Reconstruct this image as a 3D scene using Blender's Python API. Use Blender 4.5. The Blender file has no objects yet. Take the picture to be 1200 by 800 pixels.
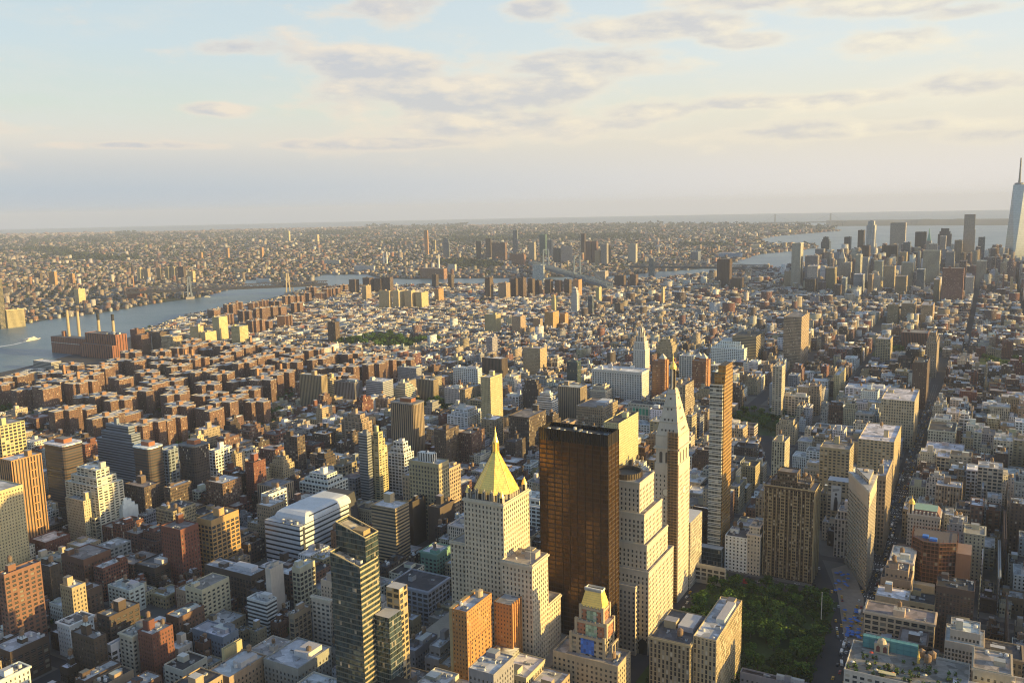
import bpy, math, random
import numpy as np
from math import sin, cos, radians, pi, hypot, atan2, sqrt, floor
scene = bpy.context.scene
COL = scene.collection
rng = random.Random(7)

# ------------------------------------------------------------------ camera
PITCH, ROLL, HEAD = radians(8.64), radians(-1.13), radians(-.54)
FOC = 1015.0                                    # focal length in pixels of a 1200 px wide frame
EYE = np.array([-12.0, 0.0, 352.0])
_f = np.array([-sin(HEAD)*cos(PITCH), -cos(HEAD)*cos(PITCH), -sin(PITCH)])
_r = np.array([-cos(HEAD), sin(HEAD), 0.0])
_u = np.cross(_r, _f)
# roll about the view axis
R2 = _r*cos(ROLL) + _u*sin(ROLL)
U2 = -_r*sin(ROLL) + _u*cos(ROLL)
def ray(px, py):
    return _f*FOC + R2*(px-600) - U2*(py-400)
def at(px, py, z=0.0):
    d = ray(px, py)
    return EYE + d*((z-EYE[2])/d[2])
def pr(p):
    d = np.asarray(p, float)-EYE
    k = d@_f
    return 600+FOC*(d@R2)/k, 400-FOC*(d@U2)/k, k
import mathutils
cam = bpy.data.cameras.new('camera'); cam_o = bpy.data.objects.new('camera', cam); COL.objects.link(cam_o)
M = mathutils.Matrix(((R2[0], U2[0], -_f[0], EYE[0]), (R2[1], U2[1], -_f[1], EYE[1]), (R2[2], U2[2], -_f[2], EYE[2]), (0, 0, 0, 1)))
cam_o.matrix_world = M
cam.sensor_width = 36; cam.lens = FOC/1200*36
cam.clip_start = 1; cam.clip_end = 150000
scene.camera = cam_o

# ------------------------------------------------------------------ light
SUN_AZ, SUN_EL = radians(287), radians(10.5)     # compass azimuth, elevation
SD = np.array([sin(SUN_AZ)*cos(SUN_EL), cos(SUN_AZ)*cos(SUN_EL), sin(SUN_EL)])
sun = bpy.data.lights.new('sun', 'SUN'); sun.energy = 5.0; sun.angle = radians(.5); sun.color = (1, .68, .22)
sun_o = bpy.data.objects.new('sun', sun); COL.objects.link(sun_o)
sun_o.rotation_euler = mathutils.Vector(SD).to_track_quat('Z', 'Y').to_euler()
scene.view_settings.view_transform = 'Standard'; scene.view_settings.look = 'None'
scene.view_settings.exposure = .85; scene.view_settings.gamma = 1.0
scene.view_settings.use_curve_mapping = False
scene.render.engine = 'CYCLES'
cy = scene.cycles
cy.use_denoising = True
try: cy.denoiser = 'OPENIMAGEDENOISE'
except Exception: pass
cy.denoising_prefilter = 'NONE'
cy.max_bounces = 5; cy.diffuse_bounces = 2; cy.glossy_bounces = 3; cy.transmission_bounces = 2; cy.volume_bounces = 0; cy.transparent_max_bounces = 4
cy.use_adaptive_sampling = False
cy.pixel_filter_type = 'BLACKMAN_HARRIS'; cy.filter_width = 1.15

# node helper
class NT:
    def __init__(s, tree): s.t = tree; s.l = tree.links
    def n(s, typ, **kw):
        nd = s.t.nodes.new(typ)
        for k, v in kw.items():
            if k == 'ins':
                for kk, vv in v.items():
                    if isinstance(vv, bpy.types.NodeSocket): s.l.new(vv, nd.inputs[kk])
                    else: nd.inputs[kk].default_value = vv
            else: setattr(nd, k, v)
        return nd
    def math(s, op, a, b=None, c=None, clamp=False):
        nd = s.t.nodes.new('ShaderNodeMath'); nd.operation = op; nd.use_clamp = clamp
        for i, v in enumerate((a, b, c)):
            if v is None: continue
            if isinstance(v, bpy.types.NodeSocket): s.l.new(v, nd.inputs[i])
            else: nd.inputs[i].default_value = v
        return nd.outputs[0]
    def mix(s, fac, a, b, blend='MIX'):
        nd = s.t.nodes.new('ShaderNodeMix'); nd.data_type = 'RGBA'; nd.blend_type = blend
        for k, v in ((0, fac), (6, a), (7, b)):
            if isinstance(v, bpy.types.NodeSocket): s.l.new(v, nd.inputs[k])
            else:
                nd.inputs[k].default_value = v if not isinstance(v, tuple) or len(v) == 4 else (*v, 1)
        return nd.outputs[2]
    def ramp(s, fac, stops):
        nd = s.t.nodes.new('ShaderNodeValToRGB'); s.l.new(fac, nd.inputs[0])
        cr = nd.color_ramp
        while len(cr.elements) < len(stops): cr.elements.new(.5)
        for e, (p, c) in zip(cr.elements, stops):
            e.position = p; e.color = c if len(c) == 4 else (*c, 1)
        return nd.outputs[0]

# world: Nishita sky, evening air near the horizon and broken cloud, all by direction in the sky
w = bpy.data.worlds.new('World'); scene.world = w; w.use_nodes = True
w.node_tree.nodes.clear(); T = NT(w.node_tree)
SKY_ST = .145; VIS = .555
sky = T.n('ShaderNodeTexSky', sky_type='NISHITA', sun_disc=False, sun_elevation=SUN_EL, sun_rotation=SUN_AZ, altitude=350, air_density=1.0, dust_density=2.2, ozone_density=2.0)
tc = T.n('ShaderNodeTexCoord'); sep = T.n('ShaderNodeSeparateXYZ', ins={0: tc.outputs['Generated']})
X, Y, Z = sep.outputs
AZ = T.math('MULTIPLY', T.math('WRAP', T.math('ARCTAN2', X, Y), 2*pi, 0), 180/pi)     # compass azimuth, degrees
El = T.math('MULTIPLY', T.math('ARCSINE', Z), 180/pi)
def smooth(x, a, b, c=0., d=1.): return T.n('ShaderNodeMapRange', interpolation_type='SMOOTHSTEP', ins={0: x, 1: a, 2: b, 3: c, 4: d}).outputs[0]
toward = smooth(AZ, 150, 208)
ef = T.math('DIVIDE', T.math('MAXIMUM', El, 0), 16, clamp=True)
def eramp(st): return T.ramp(ef, [(e/16, tuple(v*VIS for v in c)) for e, c in st])
LR = eramp([(0, (.46, .58, .71)), (1.6, (.48, .57, .67)), (3.0, (.60, .62, .645)), (4.6, (.78, .73, .65)), (6.5, (.69, .75, .67)), (10, (.63, .74, .77)), (15, (.58, .70, .76))])
RR = eramp([(0, (.90, .86, .83)), (2, (.86, .81, .765)), (4, (.85, .78, .66)), (6, (.88, .83, .68)), (9, (.80, .85, .82)), (12, (.74, .82, .84)), (16, (.68, .78, .85))])
air = T.mix(toward, LR, RR)
def noise(du, dv, su, sv, det, seed, rough=.58):
    c = T.n('ShaderNodeCombineXYZ', ins={0: T.math('MULTIPLY', T.math('ADD', AZ, du), su), 1: T.math('MULTIPLY', T.math('ADD', El, dv), sv), 2: seed})
    return T.n('ShaderNodeTexNoise', ins={'Vector': c.outputs[0], 'Scale': 1.0, 'Detail': det, 'Roughness': rough}).outputs[0]
def blob(az, el, ra, re_):
    q = T.math('ADD', T.math('POWER', T.math('ABSOLUTE', T.math('DIVIDE', T.math('SUBTRACT', AZ, az), ra)), 2.0), T.math('POWER', T.math('ABSOLUTE', T.math('DIVIDE', T.math('SUBTRACT', El, el), re_)), 2.0))
    return T.math('EXPONENT', T.math('MULTIPLY', q, -1))
n0 = noise(0, 0, .19, .56, 9, 4.3, .54); n1 = noise(.9, .45, .19, .56, 9, 4.3, .54); n2 = noise(0, 0, .9, 2.2, 6, 8.1, .6)
banks = None
for az, el, ra, re_, k in ((171.5, 8.5, 5.5, 1.7, 1.05), (177.5, 7.2, 10, 1.7, 1.1), (183.5, 9.0, 7, 1.0, 1.05), (181, 5.5, 8.5, 1.3, 1.0), (188, 6.0, 7, .9, .9), (198, 6.2, 10, .55, 1.0), (208, 6.4, 6, .9, 1.0), (200, 4.4, 11, .6, .85), (208, 3.6, 5, .6, .8), (195, 12.6, 6, .9, 1.), (202, 11.6, 4.5, 1.0, 1.), (195, 9.8, 3.4, .6, .95), (189, 11.0, 6, .9, .9), (203, 9.4, 4, .7, .75), (181, 12.2, 2.6, .8, .9), (172, 12.4, 4.5, 1.1, .7), (162, 9.8, 3, .6, .7), (161.5, 6.4, 2.6, .45, .95), (157, 4.2, 7, .33, .95), (165, 4.3, 4, .4, .8), (173, 4.3, 5, .4, .9), (207, 10.4, 3, .5, .8), (150, 5, 3, .5, .6)):
    b_ = T.math('MULTIPLY', blob(az, el, ra, re_), k); banks = b_ if banks is None else T.math('MAXIMUM', banks, b_)
m0 = T.math('ADD', T.math('MULTIPLY', n0, .95), T.math('ADD', T.math('MULTIPLY', banks, .41), T.math('MULTIPLY', T.math('SUBTRACT', n2, .5), .10)))
cov = smooth(m0, .535, .76)
thick = smooth(m0, .60, .80)
rim = T.math('ADD', .30, T.math('MULTIPLY', T.math('SUBTRACT', n0, n1), 5.0), clamp=True)
lit = T.mix(toward, (.93*VIS, .78*VIS, .63*VIS), (1.0*VIS, .90*VIS, .70*VIS))
grey = T.mix(toward, (.58*VIS, .58*VIS, .625*VIS), (.70*VIS, .665*VIS, .64*VIS))
cl = T.mix(T.math('MULTIPLY', thick, T.math('SUBTRACT', 1, rim)), lit, grey)
veil = T.math('MULTIPLY', smooth(noise(0, 0, .09, .34, 9, 11.7, .65), .46, .70, 0, .6), smooth(El, 3.5, 6.5))
c1 = T.mix(veil, air, T.mix(toward, (.74*VIS, .76*VIS, .72*VIS), (.93*VIS, .88*VIS, .76*VIS)))
c2 = T.mix(T.math('MULTIPLY', T.math('MULTIPLY', cov, .82), smooth(El, 2.2, 4.2)), c1, cl)
skyc = T.mix(1.0, sky.outputs[0], (SKY_ST,)*3, 'MULTIPLY')
south = T.math('MULTIPLY', smooth(AZ, 95, 140), smooth(AZ, 225, 265, 1, 0))
fac = T.math('MULTIPLY', smooth(El, 15, 40, .93, .12), T.math('MULTIPLY_ADD', south, .75, .25))
bg = T.n('ShaderNodeBackground', ins={'Color': T.mix(fac, skyc, c2), 'Strength': 1.0})
T.l.new(bg.outputs[0], T.n('ShaderNodeOutputWorld').inputs[0])

# ------------------------------------------------------------------ materials
def mat(name):
    m = bpy.data.materials.new(name); m.use_nodes = True; m.node_tree.nodes.clear()
    t = NT(m.node_tree); b = t.n('ShaderNodeBsdfPrincipled'); o = t.n('ShaderNodeOutputMaterial')
    t.l.new(b.outputs[0], o.inputs[0]); return m, t, b, o
def simple(name, col, rough=.7, metal=0.0, var=.0, scale=.3):
    m, t, b, o = mat(name)
    b.inputs['Roughness'].default_value = rough; b.inputs['Metallic'].default_value = metal
    if var:
        tc = t.n('ShaderNodeTexCoord'); nz = t.n('ShaderNodeTexNoise', ins={'Vector': tc.outputs['Object'], 'Scale': scale, 'Detail': 5})
        f = t.math('MULTIPLY_ADD', nz.outputs[0], 2*var, 1-var)
        v = t.n('ShaderNodeCombineXYZ', ins={0: f, 1: f, 2: f})
        t.l.new(t.mix(1.0, (*col, 1), v.outputs[0], 'MULTIPLY'), b.inputs['Base Color'])
    else: b.inputs['Base Color'].default_value = (*col, 1)
    return m
def facade_mat(name, metal_glass=0.0, jitter=.03, wrough=.14, kv_=1.1):
    """Masonry or curtain wall: window cells in metres from the UV map, sizes and colours from face attributes."""
    m, t, b, o = mat(name)
    ac = t.n('ShaderNodeAttribute', attribute_name='col'); aw = t.n('ShaderNodeAttribute', attribute_name='wp'); ag = t.n('ShaderNodeAttribute', attribute_name='gc')
    uv = t.n('ShaderNodeUVMap', uv_map='uv'); su = t.n('ShaderNodeSeparateXYZ', ins={0: uv.outputs[0]})
    sw = t.n('ShaderNodeSeparateColor', ins={0: aw.outputs['Color']})
    def cell(x, p, f):
        q = t.math('DIVIDE', x, t.math('MAXIMUM', p, .05)); fl = t.math('FLOOR', q)
        d = t.math('ABSOLUTE', t.math('SUBTRACT', t.math('SUBTRACT', q, fl), .5))
        return fl, t.math('LESS_THAN', d, t.math('MULTIPLY', f, .5))
    iu, mu = cell(su.outputs[0], sw.outputs[0], sw.outputs[2]); iv, mv = cell(su.outputs[1], sw.outputs[1], aw.outputs['Alpha'])
    msk = t.math('MULTIPLY', mu, mv)
    oi = t.n('ShaderNodeObjectInfo')
    cv = t.n('ShaderNodeCombineXYZ', ins={0: iu, 1: iv, 2: t.math('MULTIPLY', oi.outputs['Random'], 37.0)})
    wn = t.n('ShaderNodeTexWhiteNoise', noise_dimensions='3D', ins={0: cv.outputs[0]})
    blind = t.math('LESS_THAN', wn.outputs['Value'], ag.outputs['Alpha'])
    sc = t.n('ShaderNodeSeparateColor', ins={0: wn.outputs['Color']})
    k = t.math('MULTIPLY_ADD', sc.outputs[1], kv_, 1-kv_/2); kv = t.n('ShaderNodeCombineXYZ', ins={0: k, 1: k, 2: k})
    g = t.mix(1.0, t.mix(blind, ag.outputs['Color'], (.34, .31, .25)), kv.outputs[0], 'MULTIPLY')
    tc = t.n('ShaderNodeTexCoord')
    n1 = t.n('ShaderNodeTexNoise', ins={'Vector': tc.outputs['Object'], 'Scale': .09, 'Detail': 6, 'Roughness': .65})
    mp = t.n('ShaderNodeMapping', ins={'Vector': tc.outputs['Object'], 'Scale': (1.3, 1.3, .12)})
    n2 = t.n('ShaderNodeTexNoise', ins={'Vector': mp.outputs[0], 'Scale': .8, 'Detail': 3})
    f = t.math('ADD', t.math('MULTIPLY', n1.outputs[0], .55), t.math('MULTIPLY_ADD', n2.outputs[0], .35, .55))
    fv = t.n('ShaderNodeCombineXYZ', ins={0: f, 1: f, 2: f})
    wall = t.mix(1.0, ac.outputs['Color'], fv.outputs[0], 'MULTIPLY')
    t.l.new(t.mix(msk, wall, g), b.inputs['Base Color'])
    t.l.new(t.math('MULTIPLY_ADD', msk, wrough-.85, .85), b.inputs['Roughness'])
    if metal_glass: t.l.new(t.math('MULTIPLY', msk, metal_glass), b.inputs['Metallic'])
    geo = t.n('ShaderNodeNewGeometry')
    jv = t.n('ShaderNodeVectorMath', operation='SUBTRACT', ins={0: wn.outputs['Color'], 1: (.5, .5, .5)})
    js = t.n('ShaderNodeVectorMath', operation='SCALE', ins={0: jv.outputs[0], 'Scale': t.math('MULTIPLY', msk, jitter*2)})
    jn = t.n('ShaderNodeVectorMath', operation='NORMALIZE', ins={0: t.n('ShaderNodeVectorMath', operation='ADD', ins={0: geo.outputs['Normal'], 1: js.outputs[0]}).outputs[0]})
    t.l.new(jn.outputs[0], b.inputs['Normal'])
    return m
MF = facade_mat('facade')
MB_ = facade_mat('bronze_glass', .5, .035, .16, .9)
MG = facade_mat('tinted_glass', .45, .05, .12)
MGS = facade_mat('skyline_glass', .3, .004, .16, .18)
def attr_mat(name, rough, metal=0, var=.5, scale=.25, spots=False):
    m, t, b, o = mat(name)
    ac = t.n('ShaderNodeAttribute', attribute_name='col'); tc = t.n('ShaderNodeTexCoord')
    n1 = t.n('ShaderNodeTexNoise', ins={'Vector': tc.outputs['Object'], 'Scale': scale, 'Detail': 7, 'Roughness': .7})
    f = t.math('MULTIPLY_ADD', n1.outputs[0], 2*var, 1-var)
    if spots:
        v = t.n('ShaderNodeTexVoronoi', ins={'Vector': tc.outputs['Object'], 'Scale': .16}); s = t.n('ShaderNodeSeparateColor', ins={0: v.outputs['Color']})
        f = t.math('MULTIPLY', f, t.math('MULTIPLY_ADD', s.outputs[0], .75, .55))
    fv = t.n('ShaderNodeCombineXYZ', ins={0: f, 1: f, 2: f})
    t.l.new(t.mix(1.0, ac.outputs['Color'], fv.outputs[0], 'MULTIPLY'), b.inputs['Base Color'])
    b.inputs['Roughness'].default_value = rough; b.inputs['Metallic'].default_value = metal
    return m
MR = attr_mat('roofing', .9, 0, .6, .25, True)
MP = attr_mat('painted', .7, 0, .22, .35)
MPANE = attr_mat('window_glass', .12, 0, .15, 1.0)
def gold_mat():
    m, t, b, o = mat('gilded_tile'); tc = t.n('ShaderNodeTexCoord'); sp = t.n('ShaderNodeSeparateXYZ', ins={0: tc.outputs['Object']})
    z = t.math('DIVIDE', sp.outputs[2], 1.5); fr = t.math('FRACT', z); seam = t.math('LESS_THAN', fr, .16)
    row = t.math('FLOOR', z); u = t.math('DIVIDE', t.math('ADD', sp.outputs[0], t.math('MULTIPLY', sp.outputs[1], .73)), 1.1)
    wn = t.n('ShaderNodeTexWhiteNoise', noise_dimensions='2D', ins={0: t.n('ShaderNodeCombineXYZ', ins={0: t.math('FLOOR', u), 1: row}).outputs[0]})
    nz = t.n('ShaderNodeTexNoise', ins={'Vector': tc.outputs['Object'], 'Scale': .16, 'Detail': 6, 'Roughness': .7})
    f = t.math('MULTIPLY', t.math('ADD', t.math('MULTIPLY', wn.outputs['Value'], .16), t.math('MULTIPLY_ADD', nz.outputs[0], .45, .72)), t.math('MULTIPLY_ADD', seam, -.25, 1))
    fv = t.n('ShaderNodeCombineXYZ', ins={0: f, 1: f, 2: f})
    t.l.new(t.mix(1.0, (.95, .67, .19, 1), fv.outputs[0], 'MULTIPLY'), b.inputs['Base Color'])
    t.l.new(t.math('MULTIPLY_ADD', wn.outputs['Value'], .3, .28), b.inputs['Roughness']); b.inputs['Metallic'].default_value = .4
    return m
MGOLD = gold_mat()
MLEAF = None
def leaf_mat():
    m, t, b, o = mat('leaves')
    ac = t.n('ShaderNodeAttribute', attribute_name='col')
    oi = t.n('ShaderNodeObjectInfo'); f = t.math('MULTIPLY_ADD', oi.outputs['Random'], .9, .55)
    fv = t.n('ShaderNodeCombineXYZ', ins={0: f, 1: f, 2: t.math('MULTIPLY', f, .9)})
    c = t.mix(1.0, ac.outputs['Color'], fv.outputs[0], 'MULTIPLY')
    t.l.new(c, b.inputs['Base Color']); b.inputs['Roughness'].default_value = .75
    b.inputs['Specular IOR Level'].default_value = .2
    return m
MLEAF = leaf_mat()
MBARK = simple('bark', (.09, .065, .045), .9, 0, .3, 3)
MASPH = simple('asphalt', (.05, .05, .054), .9, 0, .3, .08)
MPAVE = simple('concrete_paving', (.13, .125, .115), .9, 0, .25, .12)
MPLAZA = simple('plaza_paving', (.30, .25, .20), .9, 0, .25, .3)
MWHITE = simple('road_paint', (.7, .7, .68), .8)
MGRASS = simple('grass', (.045, .08, .02), .95, 0, .4, .15)
MSTEEL = simple('painted_steel', (.20, .24, .29), .6, .1, .2, .2)
MSTEELG = simple('tan_steel', (.42, .33, .22), .6, .1, .2, .2)
MTAR = simple('tar', (.03, .03, .032), .9, 0, .3, .3)
def water_mat():
    m, t, b, o = mat('river_water')
    tc = t.n('ShaderNodeTexCoord')
    mp = t.n('ShaderNodeMapping', ins={'Vector': tc.outputs['Object'], 'Scale': (1, 1, 1)})
    n1 = t.n('ShaderNodeTexNoise', ins={'Vector': mp.outputs[0], 'Scale': .05, 'Detail': 6, 'Roughness': .65})
    n2 = t.n('ShaderNodeTexNoise', ins={'Vector': mp.outputs[0], 'Scale': .0035, 'Detail': 4})
    b.inputs['Base Color'].default_value = (.10, .175, .235, 1); b.inputs['Specular IOR Level'].default_value = .35; 
    t.l.new(t.math('MULTIPLY_ADD', n2.outputs[0], .25, .2), b.inputs['Roughness'])
    bp = t.n('ShaderNodeBump', ins={'Strength': .8, 'Distance': 3.0, 'Height': n1.outputs[0]})
    t.l.new(bp.outputs[0], b.inputs['Normal']); b.inputs['IOR'].default_value = 1.33
    return m
MWATER = water_mat()
def land_mat():
    m, t, b, o = mat('far_land')
    tc = t.n('ShaderNodeTexCoord')
    n1 = t.n('ShaderNodeTexNoise', ins={'Vector': tc.outputs['Object'], 'Scale': .004, 'Detail': 8, 'Roughness': .7})
    c = t.ramp(n1.outputs[0], [(.35, (.025, .038, .018)), (.5, (.04, .046, .032)), (.62, (.08, .075, .065)), (.75, (.035, .05, .022))])
    t.l.new(c, b.inputs['Base Color']); b.inputs['Roughness'].default_value = .95
    return m
MLAND = land_mat()

# ------------------------------------------------------------------ colours and window patterns
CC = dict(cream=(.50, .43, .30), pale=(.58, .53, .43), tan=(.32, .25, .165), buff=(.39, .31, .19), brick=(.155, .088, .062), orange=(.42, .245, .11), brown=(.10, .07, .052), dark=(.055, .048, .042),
          white=(.68, .68, .66), grey=(.27, .27, .27), blue=(.21, .25, .30), red=(.17, .07, .048), stone=(.46, .42, .35), umber=(.075, .055, .042), steel=(.38, .40, .42), rust=(.21, .11, .072), gold=(.50, .41, .23), black=(.025, .025, .028), teal=(.08, .13, .13), green=(.16, .30, .24))
#        pu   pv   fu   fv   glass            blinds
WW = dict(p=(3.1, 3.5, .40, .52, (.035, .04, .045), .16), q=(4.6, 3.5, .58, .52, (.04, .045, .05), .18), g=(5.0, 4.0, .72, .64, (.045, .05, .055), .12),
          r=(40., 3.4, 1.0, .48, (.05, .055, .06), 0.), v=(3.4, 40., .46, 1.0, (.045, .042, .04), 0.), V=(2.8, 3.4, .50, .80, (.035, .035, .036), .22), c=(1.6, 3.9, .93, .86, (.05, .07, .08), .04),
          a=(6.5, 3.0, .66, .50, (.035, .035, .035), .2), s=(2.6, 3.1, .34, .45, (.04, .04, .045), .14), b=(3, 3, 0., 0., (.05, .05, .05), 0.), x=(2.3, 3.3, .62, .62, (.035, .035, .04), .1), f=(3.4, 4.2, .55, .60, (.05, .05, .05), .2))

# ------------------------------------------------------------------ mesh builder
class MB:
    def __init__(s):
        s.v = []; s.f = []; s.uv = []; s.m = []; s.col = []; s.wp = []; s.gc = []
        s.C = (.4, .4, .4); s.W = WW['b']; s.mi = 0
    def st(s, col=None, win=None, mi=None):
        if col is not None: s.C = CC[col] if isinstance(col, str) else col
        if win is not None: s.W = WW[win] if isinstance(win, str) else win
        if mi is not None: s.mi = mi
        return s
    def face(s, pts, uvs=None):
        i = len(s.v); s.v.extend(pts); s.f.append(tuple(range(i, i+len(pts))))
        if uvs is None: uvs = [(p[0], p[1]) for p in pts]
        s.uv.extend(uvs); s.m.append(s.mi); W = s.W
        s.col.append((*s.C, 1)); s.wp.append((W[0], W[1], W[2], W[3])); s.gc.append((*W[4], W[5]))
    def wall(s, a, b, z0, z1, u0=0.0, a2=None, b2=None):
        # a -> b seen from outside runs left to right; a2, b2: upper edge when it leans
        L = hypot(b[0]-a[0], b[1]-a[1]); a2 = a2 or a; b2 = b2 or b
        n = max(1, round(L/max(s.W[0], .1))) if s.W[0] < L else 1
        k = n*s.W[0]/L if s.W[0] < 30 and L > 0 else 1.0     # whole number of window bays
        s.face([(a[0], a[1], z0), (b[0], b[1], z0), (b2[0], b2[1], z1), (a2[0], a2[1], z1)], [(u0, z0), (u0+L*k, z0), (u0+L*k, z1), (u0, z1)])
    def prism(s, poly, z0, z1, top=True, topc=None, topmi=None, poly2=None):
        # poly counter-clockwise seen from above
        n = len(poly); p2 = poly2 or poly
        for i in range(n):
            j = (i+1) % n; s.wall(poly[i], poly[j], z0, z1, 0.0, p2[i], p2[j])
        if top:
            c, W, mi = s.C, s.W, s.mi; s.st(topc, 'b', topmi)
            s.face([(x, y, z1) for x, y in p2]); s.C, s.W, s.mi = c, W, mi
    def box(s, x0, y0, z0, x1, y1, z1, top=True, topc=None, topmi=None):
        s.prism([(x0, y0), (x1, y0), (x1, y1), (x0, y1)], z0, z1, top, topc, topmi)
    def lathe(s, cx, cy_, prof, n=10):
        for (r0, z0), (r1, z1) in zip(prof, prof[1:]):
            for i in range(n):
                a0, a1 = 2*pi*i/n, 2*pi*(i+1)/n
                P = [(cx+r0*cos(a0), cy_+r0*sin(a0), z0), (cx+r0*cos(a1), cy_+r0*sin(a1), z0), (cx+r1*cos(a1), cy_+r1*sin(a1), z1), (cx+r1*cos(a0), cy_+r1*sin(a0), z1)]
                if r1 < 1e-4: P = P[:3]
                elif r0 < 1e-4: P = [P[0], P[2], P[3]]
                s.face(P)
    def bar(s, a, b, r, r2=None, n=4):
        a = np.array(a, float); b = np.array(b, float); d = b-a; L = np.linalg.norm(d)
        if L < 1e-6: return
        d /= L; h = np.array((0, 0, 1.)) if abs(d[2]) < .9 else np.array((1., 0, 0)); x = np.cross(d, h); x /= np.linalg.norm(x); y = np.cross(d, x)
        r2 = r if r2 is None else r2
        A = [tuple(a+r*(x*cos(2*pi*(i+.5)/n)+y*sin(2*pi*(i+.5)/n))) for i in range(n)]; B = [tuple(b+r2*(x*cos(2*pi*(i+.5)/n)+y*sin(2*pi*(i+.5)/n))) for i in range(n)]
        for i in range(n):
            j = (i+1) % n; s.face([A[i], B[i], B[j], A[j]])
        s.face(B[::-1]); s.face(A)
    def mesh(s, name, mats):
        me = bpy.data.meshes.new(name); me.from_pydata(s.v, [], s.f)
        if not isinstance(mats, (list, tuple)): mats = [mats]
        for m in mats: me.materials.append(m)
        if len(mats) > 1: me.polygons.foreach_set('material_index', s.m)
        u = me.uv_layers.new(name='uv'); u.data.foreach_set('uv', np.array(s.uv, np.float32).ravel())
        for nm, d in (('col', s.col), ('wp', s.wp), ('gc', s.gc)):
            a = me.attributes.new(nm, 'FLOAT_COLOR', 'FACE'); a.data.foreach_set('color', np.array(d, np.float32).ravel())
        me.update(); return me
    def build(s, name, mats, parent=None):
        if not s.f: return None
        return link(name, s.mesh(name, mats), parent)
def link(name, me, parent=None):
    o = bpy.data.objects.new(name, me); COL.objects.link(o)
    if parent: o.parent = parent
    return o
LABELS = {}
def tag(o, label=None, cat=None, group=None, kind=None):
    if label: o['label'] = label
    if cat: o['category'] = cat
    if group: o['group'] = group
    if kind: o['kind'] = kind
    return o
def empty(name, loc, rz=0.0, label=None, cat=None, group=None):
    o = bpy.data.objects.new(name, None); COL.objects.link(o); o.location = tuple(loc); o.rotation_euler = (0, 0, rz); o.empty_display_size = 1
    return tag(o, label, cat, group)
def struct(name, mb, m, kind='structure'):
    o = mb.build(name, m); o['kind'] = kind; return o

# ------------------------------------------------------------------ the street grid
TH = radians(28.5)
AV = np.array([-sin(TH), -cos(TH)])     # downtown along the avenues
ST = np.array([cos(TH), -sin(TH)])      # east along the streets
def grid(s_, t_): return AV*s_+ST*t_
def ungrid(x, y): p = np.array([x, y]); return float(p@AV), float(p@ST)
def street(n): return 795+(23-n)*80.5
AVES = [-770, -490, -210, 71, 215, 345, 475, 605, 815, 1025, 1240, 1440]
TAKEN = []                               # footprints in grid coordinates: s0, s1, t0, t1
def taken(s0, s1, t0, t1, pad=1.0):
    for a in TAKEN:
        if s0 < a[1]+pad and s1 > a[0]-pad and t0 < a[3]+pad and t1 > a[2]-pad: return True
    return False
def solve(xl, xc, xr, yt, yb, zb=0.0, east=False, dmax=90, d0=24.0):
    """Corner, width (along the street), depth (along the avenue) and height of a block from where its edges are seen."""
    P = at(xc, yb, zb); P[2] = 0
    lo, hi = 1.0, 700.0
    for _ in range(50):
        m = (lo+hi)/2
        if pr(P+np.array((0, 0, m)))[1] > yt: lo = m
        else: hi = m
    h = (lo+hi)/2; zq = h*.7
    for _ in range(2):                       # the corner leans with the lens: put its upper part where it is seen
        xc0 = xc-(pr(P+np.array((0, 0, zq)))[0]-xc) if _ == 0 else xc0-(pr(P+np.array((0, 0, zq)))[0]-xc)
        P = at(xc0, yb, zb); P[2] = 0
    x0 = pr(P+np.array((0, 0, zq)))[0]
    def ext(dirv, dx, mx, dflt):
        if abs(dx) < .6: return dflt
        f = lambda q: pr(P+np.array((dirv[0]*q, dirv[1]*q, zq)))[0]-x0
        sgn = 1 if dx > 0 else -1
        if (f(1.0) > 0) != (dx > 0): return dflt
        lo, hi = 0.5, mx
        for _ in range(40):
            m = (lo+hi)/2
            if abs(f(m)) < abs(dx): lo = m
            else: hi = m
        return (lo+hi)/2
    if not east:
        w_ = ext(ST, xl-xc, 150, 20); d_ = ext(AV, xr-xc, dmax, d0)
        s0, t0 = ungrid(P[0], P[1]); t1 = t0+w_
    else:
        w_ = ext(-ST, xr-xc, 150, 20); d_ = ext(AV, xl-xc, dmax, d0)
        s0, t1 = ungrid(P[0], P[1]); t0 = t1-w_
    return s0, s0+d_, t0, t0+w_, h

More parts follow.
